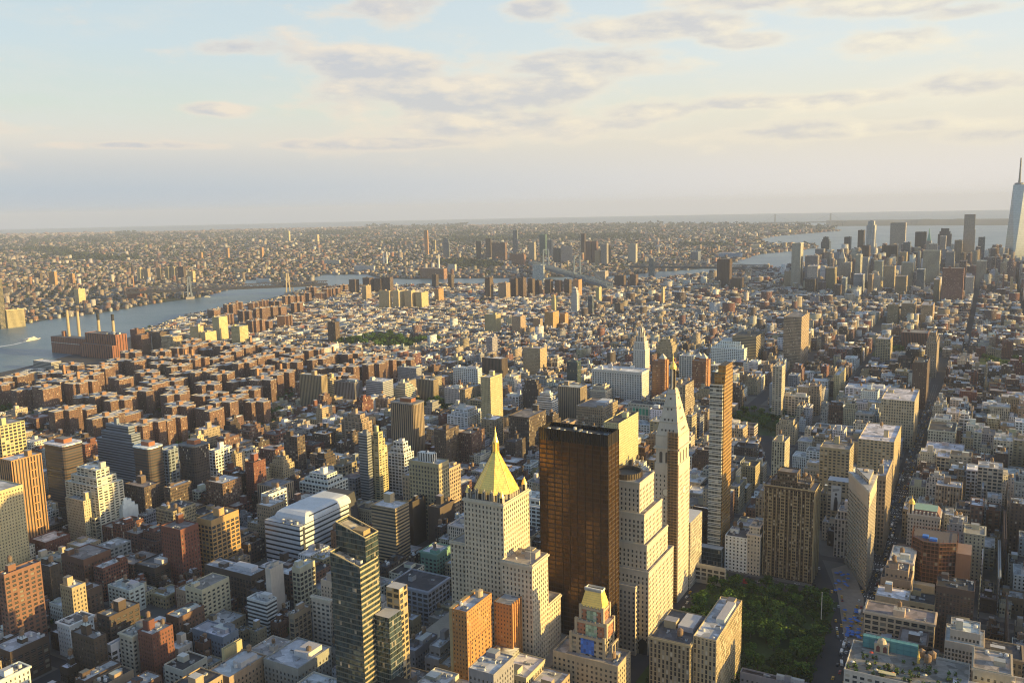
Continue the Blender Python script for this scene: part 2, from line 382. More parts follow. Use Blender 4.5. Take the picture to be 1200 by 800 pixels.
# ------------------------------------------------------------------ windows as openings in the wall
PANES = []
for c in ((.03, .035, .04), (.045, .05, .055), (.025, .025, .028), (.07, .075, .08), (.22, .20, .16), (.055, .05, .042)):
    b_ = MB(); b_.st(c); b_.face([(0, 0, 0), (1, 0, 0), (1, 0, 1), (0, 0, 1)])
    b_.st((.28, .26, .22)); b_.face([(0, -.04, .47), (1, -.04, .47), (1, -.04, .53), (0, -.04, .53)])
    PANES.append(b_.mesh('window', MPANE))
PW = [4, 5, 3, 2, 1.6, 3]
def holes(mb, a, b, z0, z1, nc, nr, fu, fv, rec, wins, rv=rng, sill=True):
    ax, ay = a; L = hypot(b[0]-ax, b[1]-ay); dx, dy = (b[0]-ax)/L, (b[1]-ay)/L; ox, oy = dy, -dx
    cw, ch = L/nc, (z1-z0)/nr; ww, wh = cw*fu, ch*fv
    P = lambda u, z, r=0.0: (ax+dx*u-ox*r, ay+dy*u-oy*r, z)
    zc = z0
    for j in range(nr):
        zb = z0+ch*j+(ch-wh)*.45; zt = zb+wh
        mb.face([P(0, zc), P(L, zc), P(L, zb), P(0, zb)], [(0, zc), (L, zc), (L, zb), (0, zb)])
        uc = 0.0
        for i in range(nc):
            ul = cw*i+(cw-ww)/2; ur = ul+ww
            mb.face([P(uc, zb), P(ul, zb), P(ul, zt), P(uc, zt)])
            mb.face([P(ul, zb), P(ul, zb, rec), P(ul, zt, rec), P(ul, zt)]); mb.face([P(ur, zb, rec), P(ur, zb), P(ur, zt), P(ur, zt, rec)])
            mb.face([P(ul, zb), P(ur, zb), P(ur, zb, rec), P(ul, zb, rec)]); mb.face([P(ul, zt, rec), P(ur, zt, rec), P(ur, zt), P(ul, zt)])
            wins.append((P(ul, zb, rec), atan2(dy, dx), ww, wh, rv.choices(range(6), PW)[0]))
            uc = ur
        mb.face([P(uc, zb), P(L, zb), P(L, zt), P(uc, zt)])
        zc = zt
    mb.face([P(0, zc), P(L, zc), P(L, z1), P(0, z1)])
def finish_windows(root, wins, cap=100):
    if not wins: return
    c, s = cos(root.rotation_euler[2]), sin(root.rotation_euler[2]); L = root.location
    def dist(w_):
        x, y, z = w_[0]; return (L[0]+c*x-s*y-EYE[0])**2+(L[1]+s*x+c*y-EYE[1])**2+(L[2]+z-EYE[2])**2
    wins = sorted(wins, key=dist)
    for p, r, ww, wh, k in wins[:cap]:
        o = link('window', PANES[k], root); o.location = p; o.rotation_euler = (0, 0, r); o.scale = (ww, 1, wh)
    if wins[cap:]:
        m = MB()
        for p, r, ww, wh, k in wins[cap:]:
            m.st([(.03, .035, .04), (.045, .05, .055), (.025, .025, .028), (.07, .075, .08), (.22, .20, .16), (.055, .05, .042)][k])
            dx, dy = cos(r), sin(r); x, y, z = p
            m.face([(x, y, z), (x+dx*ww, y+dy*ww, z), (x+dx*ww, y+dy*ww, z+wh), (x, y, z+wh)])
            ex, ey = dy*.04, -dx*.04
            m.st((.28, .26, .22)); m.face([(x+ex, y+ey, z+wh*.47), (x+dx*ww+ex, y+dy*ww+ey, z+wh*.47), (x+dx*ww+ex, y+dy*ww+ey, z+wh*.53), (x+ex, y+ey, z+wh*.53)])
        o = m.build('window', MPANE, root); o['kind'] = 'stuff'

# ------------------------------------------------------------------ building kit
ROOFS = [(.30, .305, .315), (.44, .445, .46), (.56, .565, .58), (.15, .15, .155), (.06, .06, .063), (.36, .33, .30), (.22, .20, .19), (.66, .66, .66)]
def jit(c, k=.12, r=rng):
    f = 1+r.uniform(-k, k); return tuple(max(.01, min(.85, v*f*(1+r.uniform(-.05, .05)))) for v in c)
TANKM = []
def tank_mesh(k):
    wood = [(.20, .13, .08), (.26, .17, .10), (.15, .11, .08)][k]
    m = MB(); m.st(wood); m.lathe(0, 0, [(0, 2.6), (1.9, 2.6), (1.95, 6.4), (2.1, 6.4), (0, 7.9)], 10)
    t = m.mesh('tank_barrel', MP)
    m = MB(); m.st((.06, .06, .065))
    for sx in (-1, 1):
        for sy in (-1, 1): m.bar((sx*1.5, sy*1.5, 0), (sx*1.25, sy*1.25, 2.6), .16)
    m.bar((-1.4, -1.4, 1.4), (1.4, 1.4, 1.4), .1); m.bar((-1.4, 1.4, 1.4), (1.4, -1.4, 1.4), .1)
    return t, m.mesh('tank_legs', MP)
TANKS = [tank_mesh(k) for k in range(3)]
def tank(root, x, y, z, sc=1.0, r=rng):
    t, l = TANKS[r.randrange(3)]
    o = link('water_tank', t, root); o.location = (x, y, z); o.scale = (sc, sc, sc); o.rotation_euler = (0, 0, r.random())
    q = link('tank_legs', l, o)
    return o
def unit_mesh(k):
    m = MB(); m.st([(.45, .46, .47), (.30, .31, .32), (.55, .55, .54)][k])
    if k == 0: m.box(-1.4, -.9, 0, 1.4, .9, 1.7); m.st((.08, .08, .08)); m.lathe(.6, 0, [(.6, 1.72), (.6, 1.95), (0, 1.95)], 8); m.lathe(-.6, 0, [(.6, 1.72), (.6, 1.95), (0, 1.95)], 8)
    if k == 1: m.box(-.8, -.8, 0, .8, .8, 1.2); m.box(-.5, .81, .2, .5, 3.2, .9)
    if k == 2: m.lathe(0, 0, [(1.1, 0), (1.1, 1.6), (.8, 1.9), (0, 1.9)], 8)
    return m.mesh('roof_unit', MP)
UNITS = [unit_mesh(k) for k in range(3)]
def place(s0, s1, t0, t1, name, label, cat, group=None):
    p = grid((s0+s1)/2, (t0+t1)/2); TAKEN.append((s0, s1, t0, t1))
    return empty(name, (p[0], p[1], 0), -TH, label, cat, group), t1-t0, s1-s0
def shell(root, rects, col, win, roofc, wm=MF, real=None, trim=None, par=1.1, roofmat=None, wname='walls'):
    """rects: (x0, y0, x1, y1, z0, z1) stacked or side by side volumes of one building."""
    mb = MB(); rf = MB(); wins = []; tr = MB()
    for (x0, y0, x1, y1, z0, z1) in rects:
        mb.st(col, win)
        cs = [(x0, y0), (x1, y0), (x1, y1), (x0, y1)]
        for i in range(4):
            a, b = cs[i], cs[(i+1) % 4]
            if real and i in (2, 3) and (z1-z0) > 4:
                pu, pv, fu, fv = real; L = hypot(b[0]-a[0], b[1]-a[1]); zt = z1-.8
                zl = z0+ (4.5 if z0 < 1 else .6)
                if z0 < zl: mb.st(col, 'b'); mb.wall(a, b, z0, zl)
                nc = max(1, round(L/pu)); nr = max(1, int((zt-zl)/pv)); zm = zl+nr*pv
                mb.st(col, 'b'); holes(mb, a, b, zl, zm, nc, nr, fu, fv, .35, wins)
                mb.wall(a, b, zm, z1)
            else: mb.st(col, win); mb.wall(a, b, z0, z1)
        # parapet: outer face, coping, inner face
        mb.st(col, 'b'); k = .45
        ins = [(x0+k, y0+k), (x1-k, y0+k), (x1-k, y1-k), (x0+k, y1-k)]
        for i in range(4):
            j = (i+1) % 4; a, b, c, d_ = cs[i], cs[j], ins[j], ins[i]
            mb.wall(a, b, z1, z1+par)
            mb.face([(*a, z1+par), (*b, z1+par), (*c, z1+par), (*d_, z1+par)])
            mb.wall(c, d_, z1, z1+par)
        rf.st(roofc); rf.face([(*p, z1+.02) for p in ins])
        if trim:
            tr.st(trim[0]); e = trim[1]; za, zb_ = z1-trim[2], z1-trim[2]+trim[3]
            out = [(x0-e, y0-e), (x1+e, y0-e), (x1+e, y1+e), (x0-e, y1+e)]
            for i in range(4):
                j = (i+1) % 4; tr.wall(out[i], out[j], za, zb_)
                tr.face([(*out[i], zb_), (*out[j], zb_), (*cs[j], zb_), (*cs[i], zb_)]); tr.face([(*out[j], za), (*out[i], za), (*cs[i], za), (*cs[j], za)])
    o = mb.build(wname, wm, root); rf.build('roof', roofmat or MR, root)
    if trim: tr.build('cornice', MP, root)
    finish_windows(root, wins)
    return o
def bulk(root, x0, y0, x1, y1, z0, z1, col, win='b', name='bulkhead', roofc=(.2, .2, .2)):
    m = MB(); m.st(col, win); m.box(x0, y0, z0, x1, y1, z1, True, roofc); return m.build(name, MF, root)
def clutter(root, x0, y0, x1, y1, z, col, r=rng, tanks=1, big=False, n=None, bh=None):
    w_, d_ = x1-x0, y1-y0
    bw, bd = min(w_*.42, r.uniform(4, 9)), min(d_*.42, r.uniform(4, 8)); bx = r.uniform(x0+1, x1-1-bw); by = r.uniform(y0+1, y1-1-bd)
    bh = bh or r.uniform(2.8, 5.5)*(1.5 if big else 1)
    bulk(root, bx, by, bx+bw, by+bd, z, z+bh, jit(col, .2, r), 'b', 'bulkhead', jit(r.choice(ROOFS), .1, r))
    for _ in range(tanks):
        if w_ > 7 and d_ > 7:
            if r.random() < .5: tank(root, bx+bw/2, by+bd/2, z+bh, r.uniform(.7, 1), r)
            else: tank(root, r.uniform(x0+2.6, x1-2.6), r.uniform(y0+2.6, y1-2.6), z, r.uniform(.8, 1.15), r)
    for _ in range(r.randint(1, 4) if n is None else n):
        o = link('roof_unit', UNITS[r.randrange(3)], root); o.location = (r.uniform(x0+1.8, x1-1.8), r.uniform(y0+1.8, y1-1.8), z); o.rotation_euler = (0, 0, r.choice((0, pi/2))); q = r.uniform(.6, 1.3); o.scale = (q, q, q)

# ------------------------------------------------------------------ landmark buildings
def from_px(xl, xc, xr, yt, yb, zb=0, **k): return solve(xl, xc, xr, yt, yb, zb, **k)
def height_at(x, y, py):
    lo, hi = 0., 700.
    for _ in range(50):
        m = (lo+hi)/2
        if pr((x, y, m))[1] > py: lo = m
        else: hi = m
    return lo

# gilded pyramid tower
def pyramid_tower():
    s0, s1, t0, t1, h = from_px(545, 591, 622, 592, 805)
    s1 = s0+40
    root, w_, d_ = place(s0, s1, t0-26, t1+20, 'pyramid_tower', 'cream limestone tower with a tall gilded pyramid roof and lantern', 'tower')
    TAKEN.append((s0-14, s1+24, t0-34, t1+48))
    ox = (t0+t1)/2-(t0-26+t1+20)/2; W = t1-t0
    x0, x1 = ox-W/2, ox+W/2; y1 = d_/2; y0 = -d_/2
    st = (.56, .48, .36)
    shell(root, [(x0, y0, x1, y1, 0, h), (x1, y0+2, x1+17, y1-6, 0, 103), (x0-25, y1-21, x0, y1+4, 0, 101), (x0-22, y0-8, x0, y0+14, 0, 58)],
          st, 'p', ROOFS[5], real=(3.1, 3.75, .40, .56), trim=((.55, .48, .37), .9, 1.2, 1.4))
    m = MB(); m.st((.44, .39, .31), 'q'); m.box(x0-34, y0-24, 0, x1+47, y1+13, 22, True, (.33, .28, .22)); m.build('podium', MF, root)
    for sx in (-1, 1):
        for q in range(5): pass
    # carved crown below the roof
    m = MB(); m.st((.40, .35, .28), 'v')
    cx, cy_ = ox, 0; R = W*.44
    oc = lambda r, ph=pi/8: [(cx+r*cos(ph+i*pi/4), cy_+r*sin(ph+i*pi/4)) for i in range(8)]
    m.prism(oc(R*1.16), h, h+4.5); m.build('crown_drum', MF, root)
    hp = h+4.5; zt = hp+28; g = MB(); g.prism(oc(R*1.15), hp, zt, poly2=oc(2.3))
    go = g.build('pyramid_roof', MGOLD, root)
    rb = MB()
    for p, q in zip(oc(R*1.16), oc(2.4)): rb.bar((*p, hp), (*q, zt), .22)
    rb.build('roof_rib', MGOLD, go)
    l = MB(); l.prism(oc(2.7), zt, zt+1)
    for p in oc(2.2): l.bar((*p, zt+1), (*p, zt+7), .38)
    l.lathe(cx, cy_, [(1.2, zt+1), (1.2, zt+7)], 8); l.prism(oc(2.6), zt+7, zt+8); l.lathe(cx, cy_, [(2.3, zt+8), (1.2, zt+12), (.35, zt+17), (0, zt+20)], 8)
    l.build('lantern', MGOLD, root)
    for sx in (x0+2.6, x1-2.6):
        for sy in (y0+2.6, y1-2.6):
            t = MB(); t.st((.48, .43, .34), 'v'); t.lathe(sx, sy, [(2.2, h), (2.2, h+5)], 8); to = t.build('corner_turret', MF, root)
            t = MB(); t.lathe(sx, sy, [(2.3, h+5), (1.2, h+8), (0, h+10.5)], 8); t.build('turret_cap', MGOLD, to)
    for i in range(5):
        m = MB(); m.st((.42, .37, .29), 'v'); x = x0+4.5+i*(W-9)/4-1; m.box(x, y1-3.2, h+1.2, x+2, y1-1.0, h+7); m.lathe(x+1, y1-2.1, [(1.3, h+7), (0, h+9.5)], 4); m.build('dormer', MF, root)
    clutter(root, x0-24, y1-20, x0-1, y1+3, 101, st, rng, 0, n=4); bulk(root, x0-18, y1-16, x0-12, y1-10, 101, 107, (.40, .33, .22))
    m = MB(); m.st((.3, .3, .3)); m.bar((x0-22, y1+1, 101), (x0-22, y1+1, 121), .2); m.build('flagpole', MP, root)
pyramid_tower()

# bronze glass slab
def bronze_tower():
    s0, s1, t0, t1, h = from_px(633, 713, 725, 510, 786); s1 = s0+min(s1-s0, 60)
    root, w_, d_ = place(s0, s1, t0, t1, 'bronze_tower', 'dark bronze glass office slab with flat black top beside the gilded pyramid tower', 'tower')
    m = MB(); m.st((.045, .028, .016), (1.5, 3.7, .86, .70, (.085, .045, .017), .0)); m.box(-w_/2, -d_/2, 0, w_/2, d_/2, h-9, False); m.build('curtain_wall', MB_, root)
    m = MB(); m.st((.022, .018, .015), (1.5, 40, .6, 1.0, (.015, .013, .012), 0)); m.box(-w_/2, -d_/2, h-9, w_/2, d_/2, h, False)
    k = 1.0
    for a, b in (((-w_/2, -d_/2), (w_/2, -d_/2)), ((w_/2, -d_/2), (w_/2, d_/2)), ((w_/2, d_/2), (-w_/2, d_/2)), ((-w_/2, d_/2), (-w_/2, -d_/2))): m.wall((b[0]*.98, b[1]*.97), (a[0]*.98, a[1]*.97), h-3, h)
    m.build('louvre_band', MF, root)
    m = MB(); m.st((.05, .05, .05)); m.box(-w_/2+.6, -d_/2+.6, h-3.2, w_/2-.6, d_/2-.6, h-3); m.build('roof', MR, root)
    m = MB(); m.st((.04, .027, .016))
    n = int(w_/6)
    for i in range(n+1): x = -w_/2+i*w_/n; m.box(x-.18, d_/2, 0, x+.18, d_/2+.35, h)
    n = int(d_/6)
    for i in range(n+1): y = -d_/2+i*d_/n; m.box(-w_/2-.35, y-.18, 0, -w_/2, y+.18, h)
    m.build('mullion', MP, root)
    for i in range(9): o = link('roof_unit', UNITS[i % 3], root); o.location = (-w_/2+5+i*(w_-10)/8, rng.uniform(-d_/2+3, d_/2-3), h-3); o.scale = (1.3, 1.3, 1.0)
bronze_tower()

# stepped limestone block with the round top
def stepped_block():
    s0, s1, t0, t1, h = from_px(695, 760, 789, 672, 770, dmax=120); t1 = t0+62; s1 = s0+max(60, s1-s0)
    root, w_, d_ = place(s0, s1, t0, t1, 'stepped_office_block', 'massive pale limestone block stepping up in tiers to a dark round top', 'office block')
    a, b, c, e = -w_/2, -d_/2, w_/2, d_/2
    st = (.55, .48, .37)
    shell(root, [(a, b, c, e, 0, 70), (a+9, e, a+30, e+5, 0, 58), (a+3, b+6, c-4, e-4, 70, 90), (a+6, b+12, c-8, e-6, 90, 114), (a+11, b+18, c-14, e-9, 114, 138)], st, 'p', ROOFS[5], real=(3.35, 3.9, .42, .56), trim=((.52, .46, .36), .35, .3, .9))
    cx, cy_ = (a+11+c-14)/2, (b+18+e-9)/2
    m = MB(); m.st((.10, .075, .05)); m.lathe(cx, cy_, [(13.5, 138.2), (13.5, 142.5), (12.6, 142.5), (12.6, 139.5), (0, 139.5)], 40); r = m.build('round_screen', MP, root)
    m = MB(); m.st((.05, .04, .03))
    for i in range(40): q = 2*pi*i/40; m.bar((cx+13.7*cos(q), cy_+13.7*sin(q), 138.2), (cx+13.7*cos(q), cy_+13.7*sin(q), 142.8), .22)
    m.build('fin', MP, r)
    for z in (72, 92, 116):
        pass
    # corner arch
    m = MB(); m.st((.03, .028, .025))
    pts = [(a-.12, e-13), (a-.12, e-5)]
    m.face([(a-.12, e-5, 0), (a-.12, e-13, 0), (a-.12, e-13, 12)] + [(a-.12, e-9-4*cos(i*pi/8), 12+4*sin(i*pi/8)) for i in range(1, 8)] + [(a-.12, e-5, 12)])
    m.face([(a+13, e+5.1, 0), (a+5, e+5.1, 0), (a+5, e+5.1, 12)][:0] or [(a+8, e+.1, 0), (a+1, e+.1, 0), (a+1, e+.1, 11)] + [(a+4.5-3.5*cos(i*pi/8), e+.1, 11+3.5*sin(i*pi/8)) for i in range(1, 8)] + [(a+8, e+.1, 11)])
    m.build('arch', MP, root)
stepped_block()

# marble clock tower
def clock_tower():
    s0, s1, t0, t1, h = from_px(767, 795, 808, 514, 708, dmax=40)
    root, w_, d_ = place(s0, s1, t0, t1, 'clock_tower', 'slender marble tower with steep pyramid roof, gold cupola and a scaffold strip', 'tower')
    TAKEN.append((s1, s1+36, t0-2, t1+20))
    a, b, c, e = -w_/2, -d_/2, w_/2, d_/2; st = (.56, .49, .385)
    shell(root, [(a, b, c, e, 0, h-32)], st, 's', ROOFS[5], real=(3.4, 4.1, .34, .48), par=.2)
    m = MB(); m.st(st, 'b'); m.box(a, b, h-31.8, c, e, h-24); m.box(a+.8, b+.8, h-24, c-.8, e-.8, h-11); m.box(a-.9, b-.9, h-11, c+.9, e+.9, h-9.4); m.box(a+.5, b+.5, h-9.4, c-.5, e-.5, h); m.build('belfry', MF, root)
    m = MB(); m.st((.10, .085, .07))
    for i in range(3):
        for (ax_, sg) in (('n', 1), ('w', -1)):
            if ax_ == 'n': x = a+w_*(i+1)/4; P = lambda u, z: (x+u, e-.75, z)
            else: y = b+d_*(i+1)/4; P = lambda u, z: (a+.75, y+u, z)
            m.face([P(1.4, h-23.5), P(-1.4, h-23.5), P(-1.4, h-15)] + [P(-1.4*cos(k*pi/6), h-15+1.6*sin(k*pi/6)) for k in range(1, 6)] + [P(1.4, h-15)])
    m.build('arcade', MP, root)
    # clock faces on the shaft
    for (r_, pos) in ((0, (0, e+.15, h-50)), (pi/2, (a-.15, 0, h-50))):
        m = MB(); m.st((.72, .66, .52))
        P = lambda rr, q, o=0: ((pos[0]+rr*cos(q), pos[1]+o, pos[2]+rr*sin(q)) if r_ == 0 else (pos[0]-o, pos[1]+rr*cos(q), pos[2]+rr*sin(q)))
        m.face([P(4, -2*pi*i/24) for i in range(24)] if r_ == 0 else [P(4, -2*pi*i/24) for i in range(24)])
        m.st((.25, .2, .14))
        for i in range(24):
            q0, q1 = -2*pi*i/24, -2*pi*(i+1)/24; m.face([P(4, q0, .05), P(4, q1, .05), P(3.4, q1, .05), P(3.4, q0, .05)])
        m.build('clock_face', MP, root)
    zt = height_at(*root.location[:2], 455); zc = height_at(*root.location[:2], 433); ztip = height_at(*root.location[:2], 411)
    q = 3.4
    m = MB(); m.st((.54, .47, .37), 'b'); m.prism([(a+.6, b+.6), (c-.6, b+.6), (c-.6, e-.6), (a+.6, e-.6)], h, zt, poly2=[(-q, -q), (q, -q), (q, q), (-q, q)]); pr_ = m.build('pyramid_roof', MF, root)
    m = MB(); m.st((.08, .07, .06))
    for f in (.02, .30, .62, .9):
        yy = (e-.6)*(1-f)+q*f; xx = (c-.6)*(1-f)+q*f; z = h+(zt-h)*f; m.st((.50, .44, .34)); m.box(-xx-.35, -yy-.35, z, xx+.35, yy+.35, z+.7)
    m.st((.08, .07, .06))
    for k, f in enumerate((.12, .34, .56, .78)):
        z = h+(zt-h)*f; yy = (e-.6)*(1-f)+q*f; xx = (c-.6)*(1-f)+q*f
        for i in range(4-k):
            u = (i-(3-k)/2)*3.4; s_ = .55
            yy2 = (e-.6)*(1-f-.03)+q*(f+.03)
            m.box(u-s_, yy-1.5, z, u+s_, yy+.1, z+1.8); m.box(-xx-.1, u-s_, z, -xx+1.5, u+s_, z+1.8)
    m.build('dormer', MP, pr_)
    m = MB(); m.st(st, 'v'); m.lathe(0, 0, [(3.9, zt), (3.9, zt+1.2), (2.6, zt+1.2), (2.6, zc), (3.3, zc), (3.3, zc+.8)], 8); m.build('lantern', MF, root)
    m = MB(); m.lathe(0, 0, [(2.9, zc+.8), (3.0, zc+2.5), (2.2, zc+5), (.8, zc+7), (.5, zc+9), (.9, zc+10), (.25, zc+11.5), (0, ztip)], 12); m.build('cupola', MGOLD, root)
    # scaffold and hoist on the street face
    m = MB(); m.st((.26, .17, .09)); x0 = a+.6; x1 = a+w_*.42
    for i in range(4):
        x = x0+(x1-x0)*i/3
        for y in (e+.5, e+2.6): m.bar((x, y, 0), (x, y, h+6), .17)
    n = int((h+6)/2.6)
    for k in range(n):
        z = k*2.6; m.box(x0-.2, e+.45, z, x1+.2, e+2.7, z+.22)
        if k % 2: m.bar((x0, e+2.6, z), (x1, e+2.6, z+2.6), .09)
    m.build('scaffold', MP, root)
    m = MB(); m.st((.17, .125, .075)); m.face([(x1+.1, e+.4, 0), (x0-.1, e+.4, 0), (x0-.1, e+.4, h+5), (x1+.1, e+.4, h+5)]); m.build('debris_netting', MP, root)
    # lower wing
    m = MB(); m.st((.52, .47, .38), 'V'); m.box(a-1.5, b-36, 0, c+20, b-.05, 66, True, ROOFS[2]); m.build('wing', MF, root)
clock_tower()

# slim condominium tower
def condo_tower():
    s0, s1, t0, t1, h = from_px(832, 848, 859, 433, 666, dmax=30)
    root, w_, d_ = place(s0, s1, t0, t1, 'condo_tower', 'needle thin tower with bronze glass flank and white banded face', 'tower')
    TAKEN.append((s0-12, s1, t0-2, t1+9))
    a, b, c, e = -w_/2, -d_/2, w_/2, d_/2
    m = MB(); m.st((.34, .21, .08), (3.0, 3.6, .74, .66, (.26, .15, .05), .03)); m.box(a, b, 0, c, e, h-14, True, ROOFS[4]); m.box(a, b, h-14, c-3, e-2, h-5, True, ROOFS[4]); m.box(a, b+2, h-5, a+w_*.55, e-4, h+3, True, ROOFS[4]); m.build('bronze_body', MB_, root)
    m = MB(); m.st((.62, .58, .48), (3.2, 3.6, .96, .66, (.11, .12, .11), .12)); m.box(a+1.0, e, 6, c, e+2.6, h-15, True, (.6, .6, .58)); m.build('white_face', MF, root)
    m = MB(); m.st((.66, .64, .6))
    for k in range(int((h-20)/7.2)):
        z = 9+k*7.2; m.box(a+.6, e+2.6, z, c+.4, e+3.1, z+.4)
    m.build('balcony', MP, root)
    m = MB(); m.st((.12, .16, .18), 'c'); m.box(a-3, e+2.7, 0, c+9, e+12, 24, True, (.45, .46, .46)); m.build('podium', MG, root)
condo_tower()

# ribbed brown apartment block at the square
def ribbed_block():
    s0, s1, t0, t1, h = from_px(895, 954, 958, 576, 686, d0=26)
    root, w_, d_ = place(s0, s0+28, t0, t1, 'ribbed_apartment_block', 'broad brown apartment block with tan vertical ribs standing at the wooded square', 'apartment tower')
    d_ = 28; a, b, c, e = -w_/2, -d_/2, w_/2, d_/2
    shell(root, [(a, b, c, e, 0, h), (a+5, b+3, c-5, e-4, h, h+4), (c-28, b+4, c-10, e-8, h+4, h+12)], (.115, .085, .055), (2.2, 3.1, .62, .62, (.03, .03, .03), .22), ROOFS[6])
    m = MB(); m.st((.36, .28, .16)); n = 13
    for i in range(n):
        x = a+.4+i*(w_-.8)/(n-1); m.box(x-.35, e, 3, x+.35, e+.8, h-2)
    for i in range(4):
        y = b+1+i*(d_-2)/3; m.box(a-.8, y-.35, 3, a, y+.35, h-2)
    m.build('rib', MP, root)
    m = MB(); m.st((.30, .24, .15)); r2 = random.Random(5)
    for k in range(int(h/3.1)-3):
        z = 6+k*3.1
        for i in range(n-1):
            if (i % 3 == 1): x = a+.4+(i+.5)*(w_-.8)/(n-1); m.box(x-1.5, e, z, x+1.5, e+.7, z+1.0)
    o = m.build('balcony', MP, root); o['kind'] = 'stuff'
    clutter(root, a+5, b+3, c-30, e-4, h+4, (.3, .24, .15), rng, 2)
    m = MB(); m.st((.40, .33, .2)); m.box(a-.5, b-.5, h+.2, c+.5, e+.9, h+1.3, False); m.build('cornice', MP, root)
ribbed_block()

# wedge shaped tower
def wedge_tower():
    P = at(1014, 694); p = P[:2]
    h = height_at(P[0], P[1], 577)
    BR = p+AV*58; BL = BR+ST*25.5
    cen = (p+BR+BL)/3; s_, t_ = ungrid(*cen); TAKEN.append((s_-46, s_+26, t_-14, t_+20))
    root = empty('wedge_tower', (cen[0], cen[1], 0), 0, 'wedge shaped tan tower narrowing to a rounded prow where two avenues cross', 'tower')
    loc = lambda q: (q[0]-cen[0], q[1]-cen[1])
    # rounded prow, counter-clockwise from above: BR -> prow -> BL ... order checked by signed area
    u1 = (BR-p)/np.linalg.norm(BR-p); u2 = (BL-p)/np.linalg.norm(BL-p)
    p1 = p+u1*3.2; p2 = p+u2*3.2; mid = p+(u1+u2)*.9
    ring = [loc(q) for q in (BR, p1, p+u1*1.4+u2*.35, mid*0+p+(u1+u2)*.75, p+u2*1.4+u1*.35, p2, BL)]
    A = sum(x0*y1-x1*y0 for (x0, y0), (x1, y1) in zip(ring, ring[1:]+ring[:1]))
    if A < 0: ring = ring[::-1]
    st = (.50, .42, .31); wins = []; m = MB(); n = len(ring)
    for i in range(n):
        a, b = ring[i], ring[(i+1) % n]; L = hypot(b[0]-a[0], b[1]-a[1])
        m.st(st, 'b')
        if L > 20:
            m.wall(a, b, 0, 4.5); holes(m, a, b, 4.5, 4.5+3.75*20, max(3, round(L/4.2)), 20, .74, .60, .5, wins); m.wall(a, b, 4.5+75, h)
        else:
            m.st(st, (max(L, .5), 3.75, .6, .5, (.04, .04, .04), .1)); m.wall(a, b, 0, h)
    m.build('walls', MF, root)
    led = MB(); led.st((.50, .44, .34))
    for kk in range(21):
        z = 4.4+kk*3.75; rr = [(x*1.012, y*1.012) for x, y in ring]
        for i in range(n): led.wall(rr[i], rr[(i+1) % n], z, z+.55); led.face([(*rr[i], z+.55), (*rr[(i+1) % n], z+.55), (*ring[(i+1) % n], z+.55), (*ring[i], z+.55)])
    led.build('sill_course', MP, root)
    k = lambda f: [(x*f, y*f) for x, y in ring]
    for z, hh, f, nm in ((14.5, 1.0, 1.02, 'belt_course'), (h-14, 1.0, 1.02, 'belt_course'), (h-2.2, 2.2, 1.055, 'cornice')):
        c = MB(); c.st((.50, .44, .34)); c.prism(k(f), z, z+hh); c.build(nm, MP, root)
    c = MB(); c.st((.46, .45, .44)); c.prism(k(.97), h, h+.3); c.build('roof', MR, root)
    c = MB(); c.st((.44, .38, .28), 'q'); q = [(x*.62+u1[0]*7, y*.62+u1[1]*7) for x, y in ring]; c.prism(q, h+.3, h+5, True, (.42, .42, .42)); c.build('attic', MF, root)
    c = MB(); c.st((.30, .26, .20)); c.prism(k(1.09), 0, 5.2); c.build('base_storey', MP, root)
    finish_windows(root, wins)
    clutter(root, -3+u1[0]*10, -3+u1[1]*10, 5+u1[0]*10, 5+u1[1]*10, h+5, st, rng, 0, n=2)
wedge_tower()

# orange brick slab pair
def orange_slab():
    s0, s1, t0, t1, h = from_px(528, 548, 577, 719, 850, dmax=60)
    root, w_, d_ = place(s0, s1, t0, t1, 'orange_brick_slab', 'orange brick slab with a glowing flank and tan edge, second lower slab attached', 'apartment tower')
    a, b, c, e = -w_/2, -d_/2, w_/2, d_/2; br = (.40, .205, .075)
    shell(root, [(a, b, c-2, e, 0, h)], br, 's', ROOFS[2], par=1.4)
    wins = []; m = MB(); m.st(br)
    nr = int((h-24)/3.3); holes(m, (a-.35, e-3), (a-.35, b+3), 4, 4+nr*3.3, int((d_-6)/4.2), nr, .36, .50, .3, wins)
    m.build('window_wall', MF, root); finish_windows(root, wins)
    m = MB(); m.st((.36, .30, .17)); m.box(c-2, b+.1, 0, c+.4, e+.1, h+1.4); m.build('edge_wall', MF, root)
    m = MB(); m.st((.45, .36, .24)); m.lathe(a+6, b+7, [(2.8, h), (2.8, h+5), (0, h+5.6)], 14); m.build('water_tank', MP, root)
    for k in range(4): o = link('roof_unit', UNITS[k % 3], root); o.location = (a+4+k*3, e-5-2*k, h); o.scale = (1.2, 1.2, 1.2)
    x0 = a-15; m = MB(); h2 = h-6
    m.st(br, 's'); m.box(x0, b-22, 0, a-.4, b-2, h2, False); m.build('lower_slab', MF, root)
    m = MB(); m.st((.4, .4, .4)); m.box(x0+.5, b-21.5, h2-.4, a-1, b-2.5, h2-.2); m.build('lower_roof', MR, root)
    m = MB(); m.st((.48, .24, .09))
    for k in range(7): y = b-22+k*3.2; m.box(x0-.8, y, 0, x0, y+1.0, h2+1.6)
    m.build('pier', MF, root)
orange_slab()

